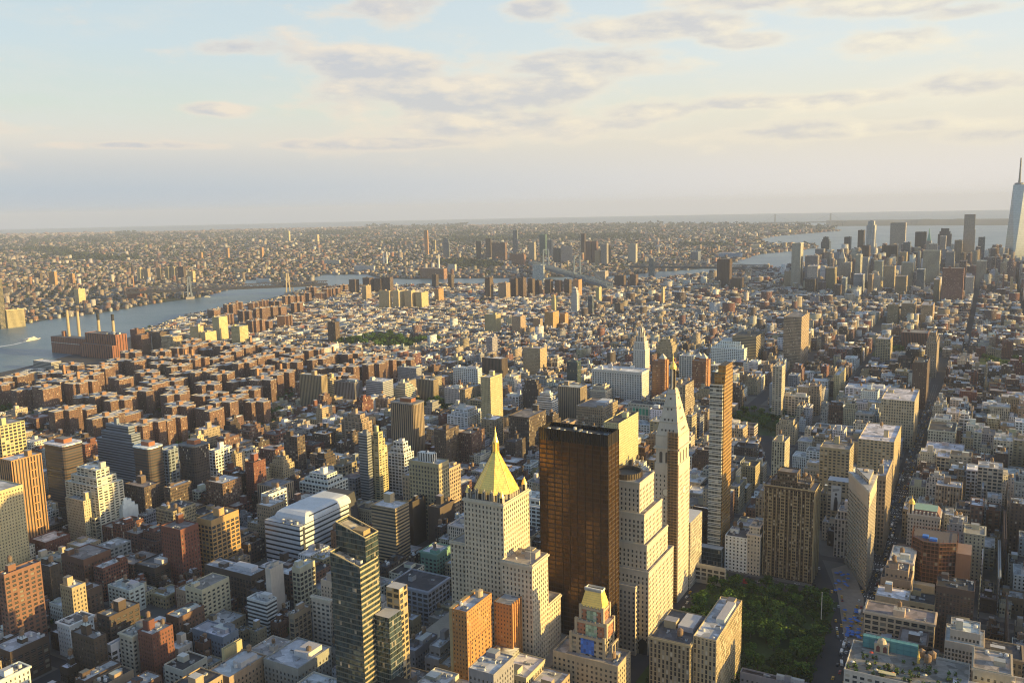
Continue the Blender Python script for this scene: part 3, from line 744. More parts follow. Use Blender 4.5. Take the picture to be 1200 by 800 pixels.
# slanted glass tower
def glass_tower():
    s0, s1, t0, t1, h = from_px(387, 424, 449, 638, 885, dmax=45)
    root, w_, d_ = place(s0, s1, t0, t1, 'glass_tower', 'dark teal glass tower with two slanted golden tops', 'tower')
    a, b, c, e = -w_/2, -d_/2, w_/2, d_/2
    W_ = (1.7, 3.6, .95, .84, (.055, .085, .09), .05)
    def slant(x0, y0, x1, y1, zE, zW, name):
        m = MB(); m.st((.16, .15, .12), W_); P = [(x0, y0), (x1, y0), (x1, y1), (x0, y1)]; Z = [zW, zE, zE, zW]
        for i in range(4):
            j = (i+1) % 4; p, q = P[i], P[j]; L = hypot(q[0]-p[0], q[1]-p[1]); n = round(L/1.7)*1.7
            m.face([(*p, 0), (*q, 0), (*q, Z[j]), (*p, Z[i])], [(0, 0), (n, 0), (n, Z[j]), (0, Z[i])])
        o = m.build(name, MG, root)
        r = MB(); r.st((.36, .33, .28)); r.face([(P[i][0]*.985, P[i][1]*.985, Z[i]-2.5) for i in range(4)]); r.build('roof', MR, root)
        f = MB(); f.st((.50, .40, .22))
        for i in range(4): j = (i+1) % 4; f.bar((*P[i], Z[i]), (*P[j], Z[j]), .45)
        f.build('roof_edge', MP, o)
        return o
    slant(a+2, b, c, e-9, h+8, h+1, 'rear_volume')
    slant(a, b+4, c-2, e, h-9, h-15, 'front_volume')
    m = MB(); m.st((.40, .32, .19))  # west flank bands: sunlight put into a golder colour, and made thicker
    for k in range(int((h-18)/3.6)):
        z = 4+k*3.6; m.box(a-.3, b+4, z, a, e+.25, z+1.0)
    m.st((.10, .11, .10))
    for k in range(int((h-18)/3.6)): z = 4+k*3.6; m.box(a, e, z, c-2, e+.25, z+.45)
    m.build('floor_band', MP, root)
    m = MB(); m.st((.36, .26, .13)); m.box(a+5, b+4, h-2, a+14, b+11, h+4); m.build('bulkhead', MF, root)
    for k in range(5): o = link('roof_unit', UNITS[k % 3], root); o.location = (a+5+3*k, e-6, h-16); o.scale = (1.3, 1.3, 1.5)
    m = MB(); m.st((.20, .21, .19), W_); m.box(a-12, b-3, 0, a-.3, e-12, h-52, True, ROOFS[1]); m.build('annex', MG, root)
    m = MB(); m.st((.40, .30, .16), 'g'); m.box(a-11, b-12, 0, a-.3, b-3.1, h-38, True, ROOFS[1]); m.build('stair_tower', MF, root)
glass_tower()

# curved white college block
def college_block():
    s0, s1, t0, t1, h = from_px(311, 352, 410, 617, 668, 2, dmax=75)
    root, w_, d_ = place(s0, s1, t0, t1, 'college_block', 'curved white metal college block with long dark window bands', 'college')
    a, b, c, e = -w_/2, -d_/2, w_/2, d_/2; wh = (.52, .56, .60)
    m = MB(); m.st(wh, (60., 5.0, 1.0, .36, (.03, .04, .05), 0)); m.box(a, b, 0, c, e, h, True, (.45, .46, .47)); m.build('walls', MF, root)
    m = MB(); m.st((.06, .065, .075)); m.box(a-.12, e-7, 0, a, e-4, h-2); m.build('glass_slot', MPANE, root)
    m = MB(); m.st((.60, .63, .66), (70., 4.2, 1.0, .0, (.03, .04, .05), 0)); H = h+9
    z = h+.1; P = [(a+.1, b-4), (c-6, b-4), (c-6, e-8), (a+.1, e-8)]; hh = 17; n = 6
    prof = [(0, 0), (.6, 3.2), (2.4, 6.2), (6.5, 8.3), (13, 9)]
    ins = lambda k: [(a+.1+k*.9, b-4+k*.2), (c-6-k*.5, b-4+k*.2), (c-6-k*.5, e-8-k*1.2), (a+.1+k*.9, e-8-k*1.2)]
    for (k0, z0), (k1, z1) in zip(prof, prof[1:]): m.prism(ins(k0), z+z0, z+z1, z1 == 9, (.6, .62, .63), poly2=ins(k1))
    m.build('curved_roof', MF, root)
    for z_, k in ((2.4, .6), (5.0, 1.6)):
        m = MB(); m.st((.035, .04, .05)); q = ins(k); m.face([(q[3][0]-.06, q[3][1]-6, z+z_), (q[0][0]-.06, q[0][1]+20, z+z_), (q[0][0]+.5, q[0][1]+20, z+z_+1.2), (q[3][0]+.5, q[3][1]-6, z+z_+1.2)]); m.build('window_band', MPANE, root)
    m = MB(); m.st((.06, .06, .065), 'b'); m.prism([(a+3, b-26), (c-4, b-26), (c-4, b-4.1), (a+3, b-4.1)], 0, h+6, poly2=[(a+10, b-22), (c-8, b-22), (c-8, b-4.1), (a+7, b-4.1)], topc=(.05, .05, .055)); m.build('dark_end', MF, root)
    TAKEN.append((s1, s1+28, t0, t1))
    for k in range(6): o = link('roof_unit', UNITS[k % 3], root); o.location = (a+8+k*3.5, e-4, h); o.scale = (1.4, 1.4, 1.6)
college_block()

# brick and stone tower with golden mansard
def mansard_tower():
    s0, s1, t0, t1, h = from_px(648, 724, 739, 783, 852, dmax=40)
    root, w_, d_ = place(s0, s1, t0, t1, 'mansard_tower', 'orange brick and stone setback tower topped by a truncated golden pyramid', 'tower')
    a, b, c, e = -w_/2, -d_/2, w_/2, d_/2; br = (.40, .17, .09); so = (.44, .36, .24)
    shell(root, [(a, b, c, e, 0, h)], so, 'q', ROOFS[5], real=(3.6, 3.7, .46, .50), par=1.6)
    k = (c-a)/76.
    T = [((665, 704), h, h+13, so, 7), ((670, 705), h+13, h+23, br, 9), ((674, 700), h+23, h+32.5, br, 11)]
    X = lambda px: c-(px-648)*k
    fx = []
    for (xl, xr), z0, z1, cl, iy in T:
        x1, x0 = X(xl), X(xr); y1 = e-iy; y0 = max(b+1.5, y1-(x1-x0)*.9)
        m = MB(); m.st(cl, 's' if cl is br else 'q'); m.box(x0, y0, z0, x1, y1, z1+1.0, True, ROOFS[5]); m.build('tower_tier', MF, root)
        m = MB(); m.st(so); m.box(x0-.4, y0-.4, z1-.6, x1+.4, y1+.4, z1+1.2, False)
        for sx in (x0, x1):
            for sy in (y0, y1): m.box(sx-.9, sy-.9, z0, sx+.9, sy+.9, z1+2.6)
        for q in range(7): xx = x0+(x1-x0)*(q+.5)/7; m.box(xx-.4, y1-.2, z1+1.2, xx+.4, y1+.5, z1+2.1)
        m.build('stone_trim', MP, root); fx.append((x0, y0, x1, y1, z0, z1))
    for i, (lo, hi, cl) in enumerate(((.30, .70, (.05, .16, .55)), (.30, .68, (.30, .42, .28)), (.28, .72, (.26, .36, .26)))):
        x0, y0, x1, y1, z0, z1 = fx[i]; m = MB(); m.st(cl, (2.2, 3, .8, .8, (.35, .45, .30) if i else cl, .1)); m.box(x0+(x1-x0)*lo, y1, z0+1, x0+(x1-x0)*hi, y1+.3, z1-1); m.build('glazed_bay', MF, root)
    x0, y0, x1, y1, z0, z1 = fx[2]; q = 2.6; z = z1+1.3
    m = MB(); m.prism([(x0, y0), (x1, y0), (x1, y1), (x0, y1)], z, z+11, poly2=[(x0+q, y0+q), (x1-q, y0+q), (x1-q, y1-q), (x0+q, y1-q)]); g = m.build('mansard_roof', MGOLD, root)
    m = MB(); m.st((.66, .64, .58)); m.box(x0+q-.5, y0+q-.5, z+11, x1-q+.5, y1-q+.5, z+12.6, False); m.box(x0+q-.5, y1-q-.8, z+11, x1-q+.5, y1-q+.5, z+13.4); m.st((.04, .04, .04)); m.box(x0+q+.4, y0+q+.4, z+11, x1-q-.4, y1-q-.9, z+11.4)
    m.build('roof_rim', MP, root)
    clutter(root, a+1, b+1, X(708)-1, e-3, h, so, rng, 1, n=4)
    # stone gallery frames on the sunny side
    m = MB(); m.st(so); xx = X(712)
    for y in (e-8, e-13, e-18): m.box(xx-1, y, h, xx, y+1, h+11)
    m.box(xx-1, e-18, h+11, xx, e-7, h+12.2); m.build('stone_gallery', MP, root)
mansard_tower()

# white office block with a stepped bell tower
def bell_tower():
    s0, s1, t0, t1, h = from_px(741, 759, 762, 401, 462, 6, dmax=26, d0=22)
    root, w_, d_ = place(s0, s1, t0, t1, 'stepped_bell_tower', 'white stepped bell tower with a columned lantern above the great white office block', 'tower')
    w_ = d_ = 24; st = (.64, .60, .52)
    shell(root, [(-12, -12, 12, 12, 0, h-14), (-10, -10, 10, 10, h-14, h)], st, 'p', ROOFS[2], real=(3.4, 4.0, .4, .55))
    zt = height_at(*root.location[:2], 379); H = zt-h
    m = MB(); m.st(st, 'v'); m.box(-8, -8, h, 8, 8, h+H*.28); m.lathe(0, 0, [(7, h+H*.28), (6.5, h+H*.52), (5, h+H*.54), (4.6, h+H*.70), (3, h+H*.74), (1.8, h+H*.85), (.4, h+H*.94), (0, zt)], 8); m.build('lantern', MF, root)
    for sx in (-1, 1):
        for sy in (-1, 1):
            m = MB(); m.st(st); m.lathe(sx*10.4, sy*10.4, [(1.3, h-14), (1.2, h-8), (.3, h-5), (0, h-4)], 6); m.build('urn', MP, root)
    s0, s1, t0, t1, h = from_px(694, 752, 762, 437, 478, 6, dmax=60)
    root, w_, d_ = place(s0, s1, t0, t1, 'great_office_block', 'great white office block with rows of dark windows below the stepped bell tower', 'office block')
    shell(root, [(-w_/2, -d_/2, w_/2, d_/2, 0, h)], (.62, .60, .55), 'q', ROOFS[7], real=(4.6, 4.0, .5, .6), trim=((.6, .58, .52), 1.2, 1.0, 1.6))
    for _ in range(3): clutter(root, -w_/2+2, -d_/2+2, w_/2-2, d_/2-2, h, (.6, .6, .58), rng, 0, n=3, bh=6)
    # green glazed loft
    s0, s1, t0, t1, h = from_px(736, 784, 790, 477, 512, 6, dmax=50)
    root, w_, d_ = place(s0, s1, t0, t1, 'glazed_loft', 'cream loft with a band of tall green windows behind the marble clock tower', 'loft building')
    shell(root, [(-w_/2, -d_/2, w_/2, d_/2, 0, h)], (.50, .46, .38), 'q', ROOFS[4], trim=((.5, .46, .38), .8, .8, 1.2))
    m = MB(); m.st((.5, .46, .38), (5.2, 11.5, .8, .86, (.05, .26, .17), .12)); m.face([(w_/2-2, d_/2+.2, h-17), (-w_/2+2, d_/2+.2, h-17), (-w_/2+2, d_/2+.2, h-4), (w_/2-2, d_/2+.2, h-4)], [(0, 0), (w_-4, 0), (w_-4, 13), (0, 13)]); m.build('green_glazing', MF, root)
    clutter(root, -w_/2+2, -d_/2+2, w_/2-2, d_/2-2, h, (.3, .28, .26), rng, 2, n=6)
bell_tower()

# pyramid topped brick twins
for xl, xc, xr, lab in ((764, 779, 784, 'orange brick tower with lit pyramid cap beside the marble clock tower cupola'), (811, 827, 836, 'orange brick tower with two pyramid caps behind the needle thin tower')):
    s0, s1, t0, t1, h = from_px(xl, xc, xr, 424, 474, 6, dmax=30, d0=22)
    root, w_, d_ = place(s0, s1, t0, t1, 'capped_brick_tower', lab, 'apartment tower', None)
    shell(root, [(-w_/2, -d_/2, w_/2, d_/2, 0, h)], (.30, .15, .075), 'x', ROOFS[5])
    m = MB(); m.st((.42, .20, .09)); m.box(-w_/2-1.5, -4, 0, -w_/2, 4, h+2); m.build('bay', MF, root)
    for k in range(1 if xl == 764 else 2):
        m = MB(); m.st((.50, .46, .40)); x = (-4 if k == 0 else 7); y = -k*8; r_ = min(7, w_*.26); z = h+1.2
        m.st((.30, .15, .075)); m.box(x-r_, y-r_, h, x+r_, y+r_, z+3); m.st((.55, .50, .42)); m.prism([(x-r_, y-r_), (x+r_, y-r_), (x+r_, y+r_), (x-r_, y+r_)], z+3, z+12, poly2=[(x-.2, y-.2), (x+.2, y-.2), (x+.2, y+.2), (x-.2, y+.2)]); m.build('pyramid_cap', MP, root)

# netted scaffold block
def netted_block():
    s0, s1, t0, t1, h = from_px(1068, 1119, 1121, 640, 712, 0)
    root, w_, d_ = place(s0, s0+34, t0, t1, 'netted_building', 'building wrapped in red brown scaffold netting with blue sheeting on top', 'building site')
    d_ = 34; a, b, c, e = -w_/2, -d_/2, w_/2, d_/2
    P = [(a, b), (c, b), (c, e-9), (c-9, e), (a+13, e), (a, e-7)]
    m = MB(); m.st((.085, .05, .035), (3.2, 3.6, .8, .8, (.05, .03, .022), .08)); m.prism(P, 0, h, True, (.12, .10, .09)); m.build('walls', MF, root)
    m = MB(); m.st((.24, .095, .045)); n = int(h/3.6)
    for k in range(n+2):
        z = k*3.6
        for i in range(len(P)):
            p, q = P[i], P[(i+1) % len(P)]; L = hypot(q[0]-p[0], q[1]-p[1]); ox, oy = (q[1]-p[1])/L, -(q[0]-p[0])/L
            m.bar((p[0]+ox, p[1]+oy, z), (q[0]+ox, q[1]+oy, z), .22)
            if k == 0:
                for j in range(int(L/3)+1):
                    f = j*3/L; m.bar((p[0]+(q[0]-p[0])*f+ox, p[1]+(q[1]-p[1])*f+oy, 0), (p[0]+(q[0]-p[0])*f+ox, p[1]+(q[1]-p[1])*f+oy, h+4), .14)
    m.build('scaffold', MP, root)
    for (x0, y0, x1, y1) in ((a+15, e-9, a+21, e-4), (a+22, e-14, a+27, e-9)):
        m = MB(); m.st((.06, .20, .60)); m.box(x0, y0, h+.1, x1, y1, h+2.2); m.build('blue_sheeting', MP, root)
    m = MB(); m.st((.34, .17, .09)); m.box(a-12, b+2, 0, a-.3, e-6, h-8, True, (.3, .2, .15)); m.build('brick_side', MF, root)
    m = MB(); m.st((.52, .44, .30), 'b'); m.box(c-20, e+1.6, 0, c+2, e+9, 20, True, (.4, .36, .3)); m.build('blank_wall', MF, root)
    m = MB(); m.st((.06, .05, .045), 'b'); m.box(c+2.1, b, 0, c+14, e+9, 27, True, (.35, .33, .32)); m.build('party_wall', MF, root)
    TAKEN.append((s0-10, s0+34, t0-12, t1+15))
netted_block()

# white turret with gold dome
s0, s1, t0, t1, h = from_px(1063, 1101, 1103, 607, 662, 0)
root, w_, d_ = place(s0, s0+26, t0, t1, 'dome_corner_building', 'pale mansard building with a small gold domed corner turret by the avenue', 'loft building')
a, b, c, e = -w_/2, -13, w_/2, 13
shell(root, [(a, b, c, e, 0, h)], (.56, .50, .42), 'p', ROOFS[5], real=(2.7, 3.7, .45, .55), trim=((.56, .5, .42), .8, .8, 1.2))
m = MB(); m.st((.20, .11, .08)); m.prism([(a+.5, b+.5), (c-.5, b+.5), (c-.5, e-.5), (a+.5, e-.5)], h+1.1, h+5, poly2=[(a+3, b+3), (c-3, b+3), (c-3, e-3), (a+3, e-3)], topc=(.25, .4, .33)); m.build('mansard_roof', MP, root)
for k in range(7):
    m = MB(); x = a+4+k*(w_-8)/6; m.st((.58, .52, .44)); m.box(x-.9, e-3, h+1.1, x+.9, e-.4, h+3.6); m.lathe(x, e-1, [(1.0, h+3.6), (0, h+4.6)], 6); m.build('dormer', MP, root)
m = MB(); m.st((.58, .52, .44), 'v'); m.lathe(c-3, e-3, [(3.2, h), (3.2, h+5), (2.6, h+5), (2.6, h+10), (3, h+10.2)], 10); tu = m.build('turret', MF, root)
m = MB(); m.lathe(c-3, e-3, [(2.9, h+10.2), (2.6, h+12.5), (1.2, h+14.6), (.3, h+15.6), (.1, h+19), (0, h+19)], 10); m.build('gold_dome', MGOLD, tu)

SPEC = """
# xl xc xr yt yb zb style colour roof flags name category | label
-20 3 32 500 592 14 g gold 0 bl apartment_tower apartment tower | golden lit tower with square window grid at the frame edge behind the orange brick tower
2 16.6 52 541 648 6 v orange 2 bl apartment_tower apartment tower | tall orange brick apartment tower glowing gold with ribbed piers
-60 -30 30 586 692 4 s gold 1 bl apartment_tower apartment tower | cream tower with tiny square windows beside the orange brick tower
52 76 100 524 594 10 r brown 7 ol apartment_tower apartment tower | dark brown banded tower with pale roof slab behind the orange brick tower
156 176 194 527 594 10 r brown 7 ol apartment_tower apartment tower | dark brown banded tower with pale roof slab and orange bulkhead beside the black tower
114 158 172 503 577 12 r blue 2 sl apartment_tower apartment tower | blue grey stepped apartment tower with gold lit terraces
77 115 145 556 630 6 a pale 2 sb apartment_tower apartment tower | big pale stepped apartment block with terraces and rooftop garden
78 99 116 588 633 5 s cream 0 b apartment_tower apartment house | small cream apartment tower with lit top in front of the pale stepped block
104 112 127 608 633 4 g cream 3 . apartment_house apartment house | low cream wing with brown window bays below the pale stepped block
130 144 162 590 623 6 b white 2 s apartment_house apartment house | white stepped house with one blank bright wall beside the pale stepped block
147 170 188 572 612 8 p brown 6 bt apartment_house apartment house | brown brick house with high chimney tower behind the white stepped house
209 229 248 525 593 10 x dark 3 o apartment_tower apartment tower | black brown tower flecked with pale windows
246 253 273 529 574 12 g white 2 bl apartment_tower apartment tower | white gridded tower beside the black brown tower
190 197 210 529 578 12 g blue 2 . apartment_tower apartment tower | narrow blue grey tower between the banded and black towers
218 232 246 513 560 14 p gold 0 sl apartment_tower apartment tower | gold lit stepped crown rising behind the black brown tower
272 277 288 533 570 14 p buff 1 . apartment_house apartment house | buff apartment house between the white gridded and red brick towers
288 298 312 543 590 8 s red 4 bl apartment_tower apartment tower | slim red brick tower with glowing bulkhead
316 332 345 538 564 16 p buff 1 sl apartment_house apartment house | buff stepped apartment house behind the red brick tower
333 349 358 513 551 16 q brown 1 b apartment_tower apartment tower | brown tower with one tan gridded side standing near small trees
302 325 345 572 607 10 v tan 3 t loft_tower loft building | tan loft with tall piers and cluttered black roof
351 385 408 561 602 8 g white 2 sl apartment_tower apartment tower | white apartment complex with a bright sunlit recess behind the curved college
232 249 281 611 676 3 g orange 3 l apartment_tower apartment tower | tan orange gridded slab with a glowing rooftop stack
190 213 234 622 690 2 p red 6 bt apartment_house apartment house | dark red brick apartment block with planted roof next to the orange gridded slab
240 295 313 676 716 2 f brown 1 m loft_tower warehouse | long brown brick warehouse with arched bays and white rooftop plant
436 464 480 597 668 4 r tan 2 b apartment_tower apartment tower | tan apartment tower banded with balconies behind the slanted glass tower
478 484 499 589 634 8 b umber 4 . loft_tower loft building | windowless dark brown slab with the orange rooftop behind the banded tan tower
421 431 436 509 584 10 r grey 2 . apartment_tower apartment tower | thin grey half of the gold lit balcony tower pair
433 444 454 509 582 10 a gold 0 sl apartment_tower apartment tower | gold lit balcony tower with a stepped spire top
455 474 485 521 574 10 g white 2 s apartment_tower apartment tower | grey white tower punched with dark square windows
457 486 499 475 537 14 v tan 6 om office_tower office tower | broad tan tower with black vertical stripes and octagonal bulkhead
472 503 540 562 626 6 f buff 1 . office_tower office tower | buff setback tower base with wide shoulders
480 515 527 545 605 30 f buff 1 w office_tower office tower | buff setback tower with white pavilion and spike on top
502 516 533 596 640 6 b brown 4 b loft_tower loft building | brown blank slab with a pale painted sign below the setback tower
457 502 527 694 738 2 g steel 4 c loft_tower loft building | grey loft with large gridded windows and spiky parapet under a black roof
493 512 528 650 684 6 q green 2 c loft_tower loft building | loft with mint green cornice behind the black roofed grey loft
461 484 494 728 762 2 p tan 1 b loft_tower loft building | small tan stepped loft by the foot of the slanted glass tower
469 487 513 764 806 2 p grey 1 mt loft_tower loft building | low grey loft with parked white vans on its roof
596 620 640 490 527 14 f brown 6 b loft_tower loft building | brown windowed block behind the bronze glass tower
592 604 616 519 545 12 p umber 4 t loft_tower loft building | dark umber loft between gilded pyramid tower and bronze tower
509 523 538 505 548 12 p brown 6 b apartment_house apartment house | brown brick apartment pair behind the setback tower
538 553 568 509 543 12 p brick 6 t apartment_house apartment house | brick apartment house behind the gilded pyramid spire
524 548 568 483 506 14 a white 2 sl apartment_tower apartment tower | white terraced apartment house with gold lit flank by the small square
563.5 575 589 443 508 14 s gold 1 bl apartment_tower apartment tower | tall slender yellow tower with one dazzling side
400 425 436 488 518 16 a tan 1 sl apartment_tower apartment tower | tan deco apartment tower with stepped lit top
351 377 384 441 482 8 v buff 2 b apartment_tower apartment tower | grey tan ribbed slab at the edge of the brown housing blocks
381 387 394 444 470 12 r gold 1 l apartment_tower apartment tower | small gold banded tower beside the grey tan ribbed slab
392 416 425 449 478 8 v grey 4 m office_tower hospital | black topped hospital block with white striped front
429 449 461 448 478 10 r steel 2 l office_tower hospital | pale grey banded hospital block with lit flank
461 475 487 451 474 10 r pale 1 sl office_tower hospital | pale banded block with gold lit terraces
489 508 514 446 464 14 v tan 1 b apartment_house apartment house | tan house above the dark trees of the small square
521 538 545 456 472 14 p pale 1 m apartment_house apartment house | pale stone house behind the trees of the small square
466 488 494 432 452 12 s grey 1 l apartment_house apartment house | grey block with one orange side in the low brick quarter
531 560 565 433 454 10 q white 2 m office_tower hospital | wide white hospital block with many windows
565 588 595 421 446 12 v brown 7 l office_tower office tower | brown tower banded white at the top beside the white hospital
570 577 583 396 420 12 p grey 1 l apartment_tower apartment tower | slim grey tower with gold edge behind the brown tower banded white
612 631 637 448 482 12 p umber 6 s loft_tower loft building | dark umber stepped loft with turret top
627 647 654 463 497 12 r white 2 s apartment_tower apartment tower | white stepped tower of many storeys
654 680 688 455 493 10 v tan 1 l office_tower office tower | tan block with golden corner beside the white stepped tower
664 676 681 425 452 12 c teal 4 . office_tower office tower | dark teal glass block near the great white office
613 633 641 409 437 10 s buff 1 t apartment_tower apartment tower | broad buff slab with water tanks on a low brick quarter
675 706 724 479 504 10 f tan 6 m loft_tower loft building | wide tan loft with red brown roof plant
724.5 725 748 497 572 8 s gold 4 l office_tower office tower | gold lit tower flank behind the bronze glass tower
769 788 794 399 428 10 p buff 1 sl apartment_tower apartment tower | buff tower with gold crown behind the brick twin towers
796 813 817 418 444 10 g white 2 t loft_tower loft building | white gridded loft between the brick twin towers
790 803 813 452 512 8 q tan 3 tl loft_tower loft building | tan lit loft beside the marble clock tower
918 939 952 372 428 8 x buff 6 bl apartment_tower apartment tower | tall buff tower with two golden fins in the village
833 872 884 403 432 8 q white 2 s loft_tower loft building | white terraced block on the avenue beyond the brick twin towers
858 886 896 395 430 8 r tan 4 l office_tower office tower | tan banded block with dazzling yellow end
905 916 920 430 492 4 q cream 1 . apartment_tower apartment tower | slender cream tower standing over the farther square
916 947 949 466 490 6 g pale 2 m loft_tower loft building | low pale loft next to the slender cream tower
949 970 972 447 468 8 g white 2 . loft_tower loft building | bright white loft with square windows in the village
977 983 991 440 470 8 p gold 2 l apartment_house apartment house | gold flanked house beside the bright white loft
990 1040 1043 458 482 4 a white 2 m loft_tower loft building | long white block with rows of arched windows by the avenue
953 1000 1003 505 524 4 q white 3 . loft_tower loft building | white office block with black roof beyond the farther trees
1056 1087 1089 391 411 4 v red 6 m library library | dark red library with tall slotted bays
1040 1052 1054 357 380 4 x buff 1 . apartment_tower apartment tower | first of three buff towers in a line, the thinnest
1056 1071 1074 356 380 4 x tan 1 l apartment_tower apartment tower | middle one of three buff towers in a line
1079 1093 1096 358 382 4 x buff 1 l apartment_tower apartment tower | last of three buff towers in a line beside the avenue
1085 1098 1101 392 440 6 p tan 1 sl apartment_tower apartment tower | stepped tan tower closing the end of the long avenue
1026 1043 1046 398 430 6 q buff 1 tl apartment_tower apartment tower | buff tower with bright edge among grey lofts
1069 1086 1089 426 478 4 s brown 4 tl apartment_house apartment house | brown slab with glowing golden edge along the avenue
1144 1155 1157 427 458 6 s buff 1 . apartment_tower apartment tower | plain buff slab tower in the low village
1140 1167 1170 392 415 4 p brick 2 m loft_tower loft building | red brick hall with blue grey roof in the low village
904 919 925 519 602 4 V cream 6 bl loft_tower loft building | cream tower with gold flank behind the ribbed brown tower
1025 1037 1045 559 650 2 f tan 1 b loft_tower loft building | narrow tan tower with rounded top behind the wedge tower
960 995 1000 528 600 2 q buff 6 tl loft_tower loft building | tan wide loft behind the wedge tower
1005 1047 1064 519 582 2 q gold 2 tl loft_tower loft building | cream yellow loft with flat blank flank along the avenue
1032 1071 1080 471 526 2 f cream 2 t loft_tower loft building | cream loft with deep cornice and two rows of dark windows
1092 1137 1139 480 526 2 f tan 4 ctb loft_tower loft building | tan loft with arched top storey across the avenue
1087 1119 1121 507 540 2 f pale 4 c loft_tower loft building | pale loft with black roof and rows of triple windows
1082 1128 1130 537 566 2 g stone 1 t loft_tower loft building | low stone loft with broad bays and pale parapet
1073 1136 1138 565 602 2 q tan 7 tm loft_tower loft building | loft with white roofs, small gable and brown water tanks
1118 1153 1155 594 640 2 g grey 2 m loft_tower loft building | grey loft with big glass grid below the blue penthouse
1120 1150 1152 573 600 20 g blue 2 . loft_tower loft building | blue grey glazed penthouse block
1152 1180 1182 594 628 2 p tan 3 tm loft_tower loft building | tan loft with copper vents behind the blue penthouse
1188 1230 1232 599 640 2 f white 7 m loft_tower loft building | white loft cut by the frame edge with big arched windows
1134 1176 1179 632 686 2 p brown 4 bt loft_tower loft building | brown brick block with blank towers behind the netted scaffold
1177 1235 1238 647 712 2 f tan 2 c loft_tower loft building | tall tan arched loft cut by the frame edge
1117 1147 1148 688 744 2 g cream 1 m loft_tower loft building | cream loft of large black windows beside the netted scaffold
1148 1170 1171 676 722 2 q grey 1 c loft_tower loft building | grey stone loft with carved top storey
1130 1150 1151 655 700 2 q white 2 . loft_tower loft building | small white loft with blue windows behind the netted scaffold
1042 1069 1073 661 716 2 p pale 1 c loft_tower loft building | pale corner loft with solar striped roof across from the wedge tower
1012 1094 1096 732 800 2 g cream 6 c loft_tower loft building | broad cream loft with brown cornice and tan rooftop pavilion
1095 1180 1182 752 800 2 p umber 1 m loft_tower loft building | long low dark building with grey slab roof
1139 1230 1240 785 850 2 p tan 1 m loft_tower loft building | tan palazzo with heavy bracketed cornice and blue grey roof
867 951 953 808 846 2 p grey 4 m loft_tower loft building | low building with white edged grey roof at the wooded square
761 808 811 757 850 0 V tan 3 mcD loft_tower loft building | brown windowed block with dark green roof by the wooded square
812 839 869 752 852 0 V buff 2 m loft_tower loft building | buff block with white rooftop boxes by the wooded square
800 850 851 668 690 0 g stone 3 . shop_house row house | row of narrow stone fronts with a red awning facing the wooded square
812 850 852 600 640 4 f umber 2 t loft_tower loft building | old brown loft with arched windows behind the stone fronts
# lower left small lofts
0 8 51 675 780 0 q rust 3 t apartment_house apartment house | tall rust brick slab with square windows over small street trees
72 86 102 690 748 2 p buff 1 l apartment_house apartment house | slim windowless olive tower with taller chimney block
73 99 131 657 700 2 p brick 6 t apartment_house apartment house | stepped brick apartment block with balconies between the olive and pale towers
159 182 210 667 692 4 g umber 3 m loft_tower loft building | square black roofed loft with pale window grid
127 152 170 693 720 2 q white 2 m apartment_house apartment house | white house with yellow end wall and blue roof
46 60 73 665 720 3 s umber 2 t apartment_house apartment house | dark umber block with pale dusty roof beside the stepped brick block
115 130 165 724 790 0 q umber 6 bt apartment_house apartment house | umber stepped house with planted setback terraces
163 180 204 745 810 0 s red 2 bt apartment_house apartment house | red brick house with cut out white balconies
126 131 147 757 800 0 g white 2 . apartment_house apartment house | thin white wall of square windows beside the umber stepped house
85 112 126 750 812 0 p umber 6 tb apartment_house apartment house | dark stepped house with roof garden before the thin white wall
-10 -2 22 745 780 0 g white 4 m apartment_house apartment house | white house with black windows below the rust brick slab
205 212 235 689 712 2 b red 2 t apartment_house apartment house | bright red party wall house with white roof
195 210 240 725 765 0 p brick 1 m apartment_house apartment house | brick house with pale cornice and dark skylights
226 262 280 748 780 0 p blue 2 m loft_tower loft building | grey blue loft with long white roofs
290 313 325 707 745 2 r white 1 m loft_tower loft building | white framed loft with black bay and stepped upper floor
312 318 333 668 730 4 b pale 1 . apartment_house apartment house | pale blank wall tower with small green roof
343 352 370 667 720 4 g cream 1 . loft_tower loft building | cream house with mint green copper roof
366 387 389 704 770 0 q pale 7 c loft_tower loft building | pale stone loft with white roof beside the slanted glass tower
261 264 285 762 830 0 b gold 6 b loft_tower loft building | square yellow bulkhead tower blazing in the sun
245 270 312 795 860 0 p tan 1 tm loft_tower loft building | low tan loft with orange tank and crowded roof
310 350 389 785 850 0 p grey 1 mt loft_tower loft building | low grey loft with white roof sheds beside the slanted glass tower
"""
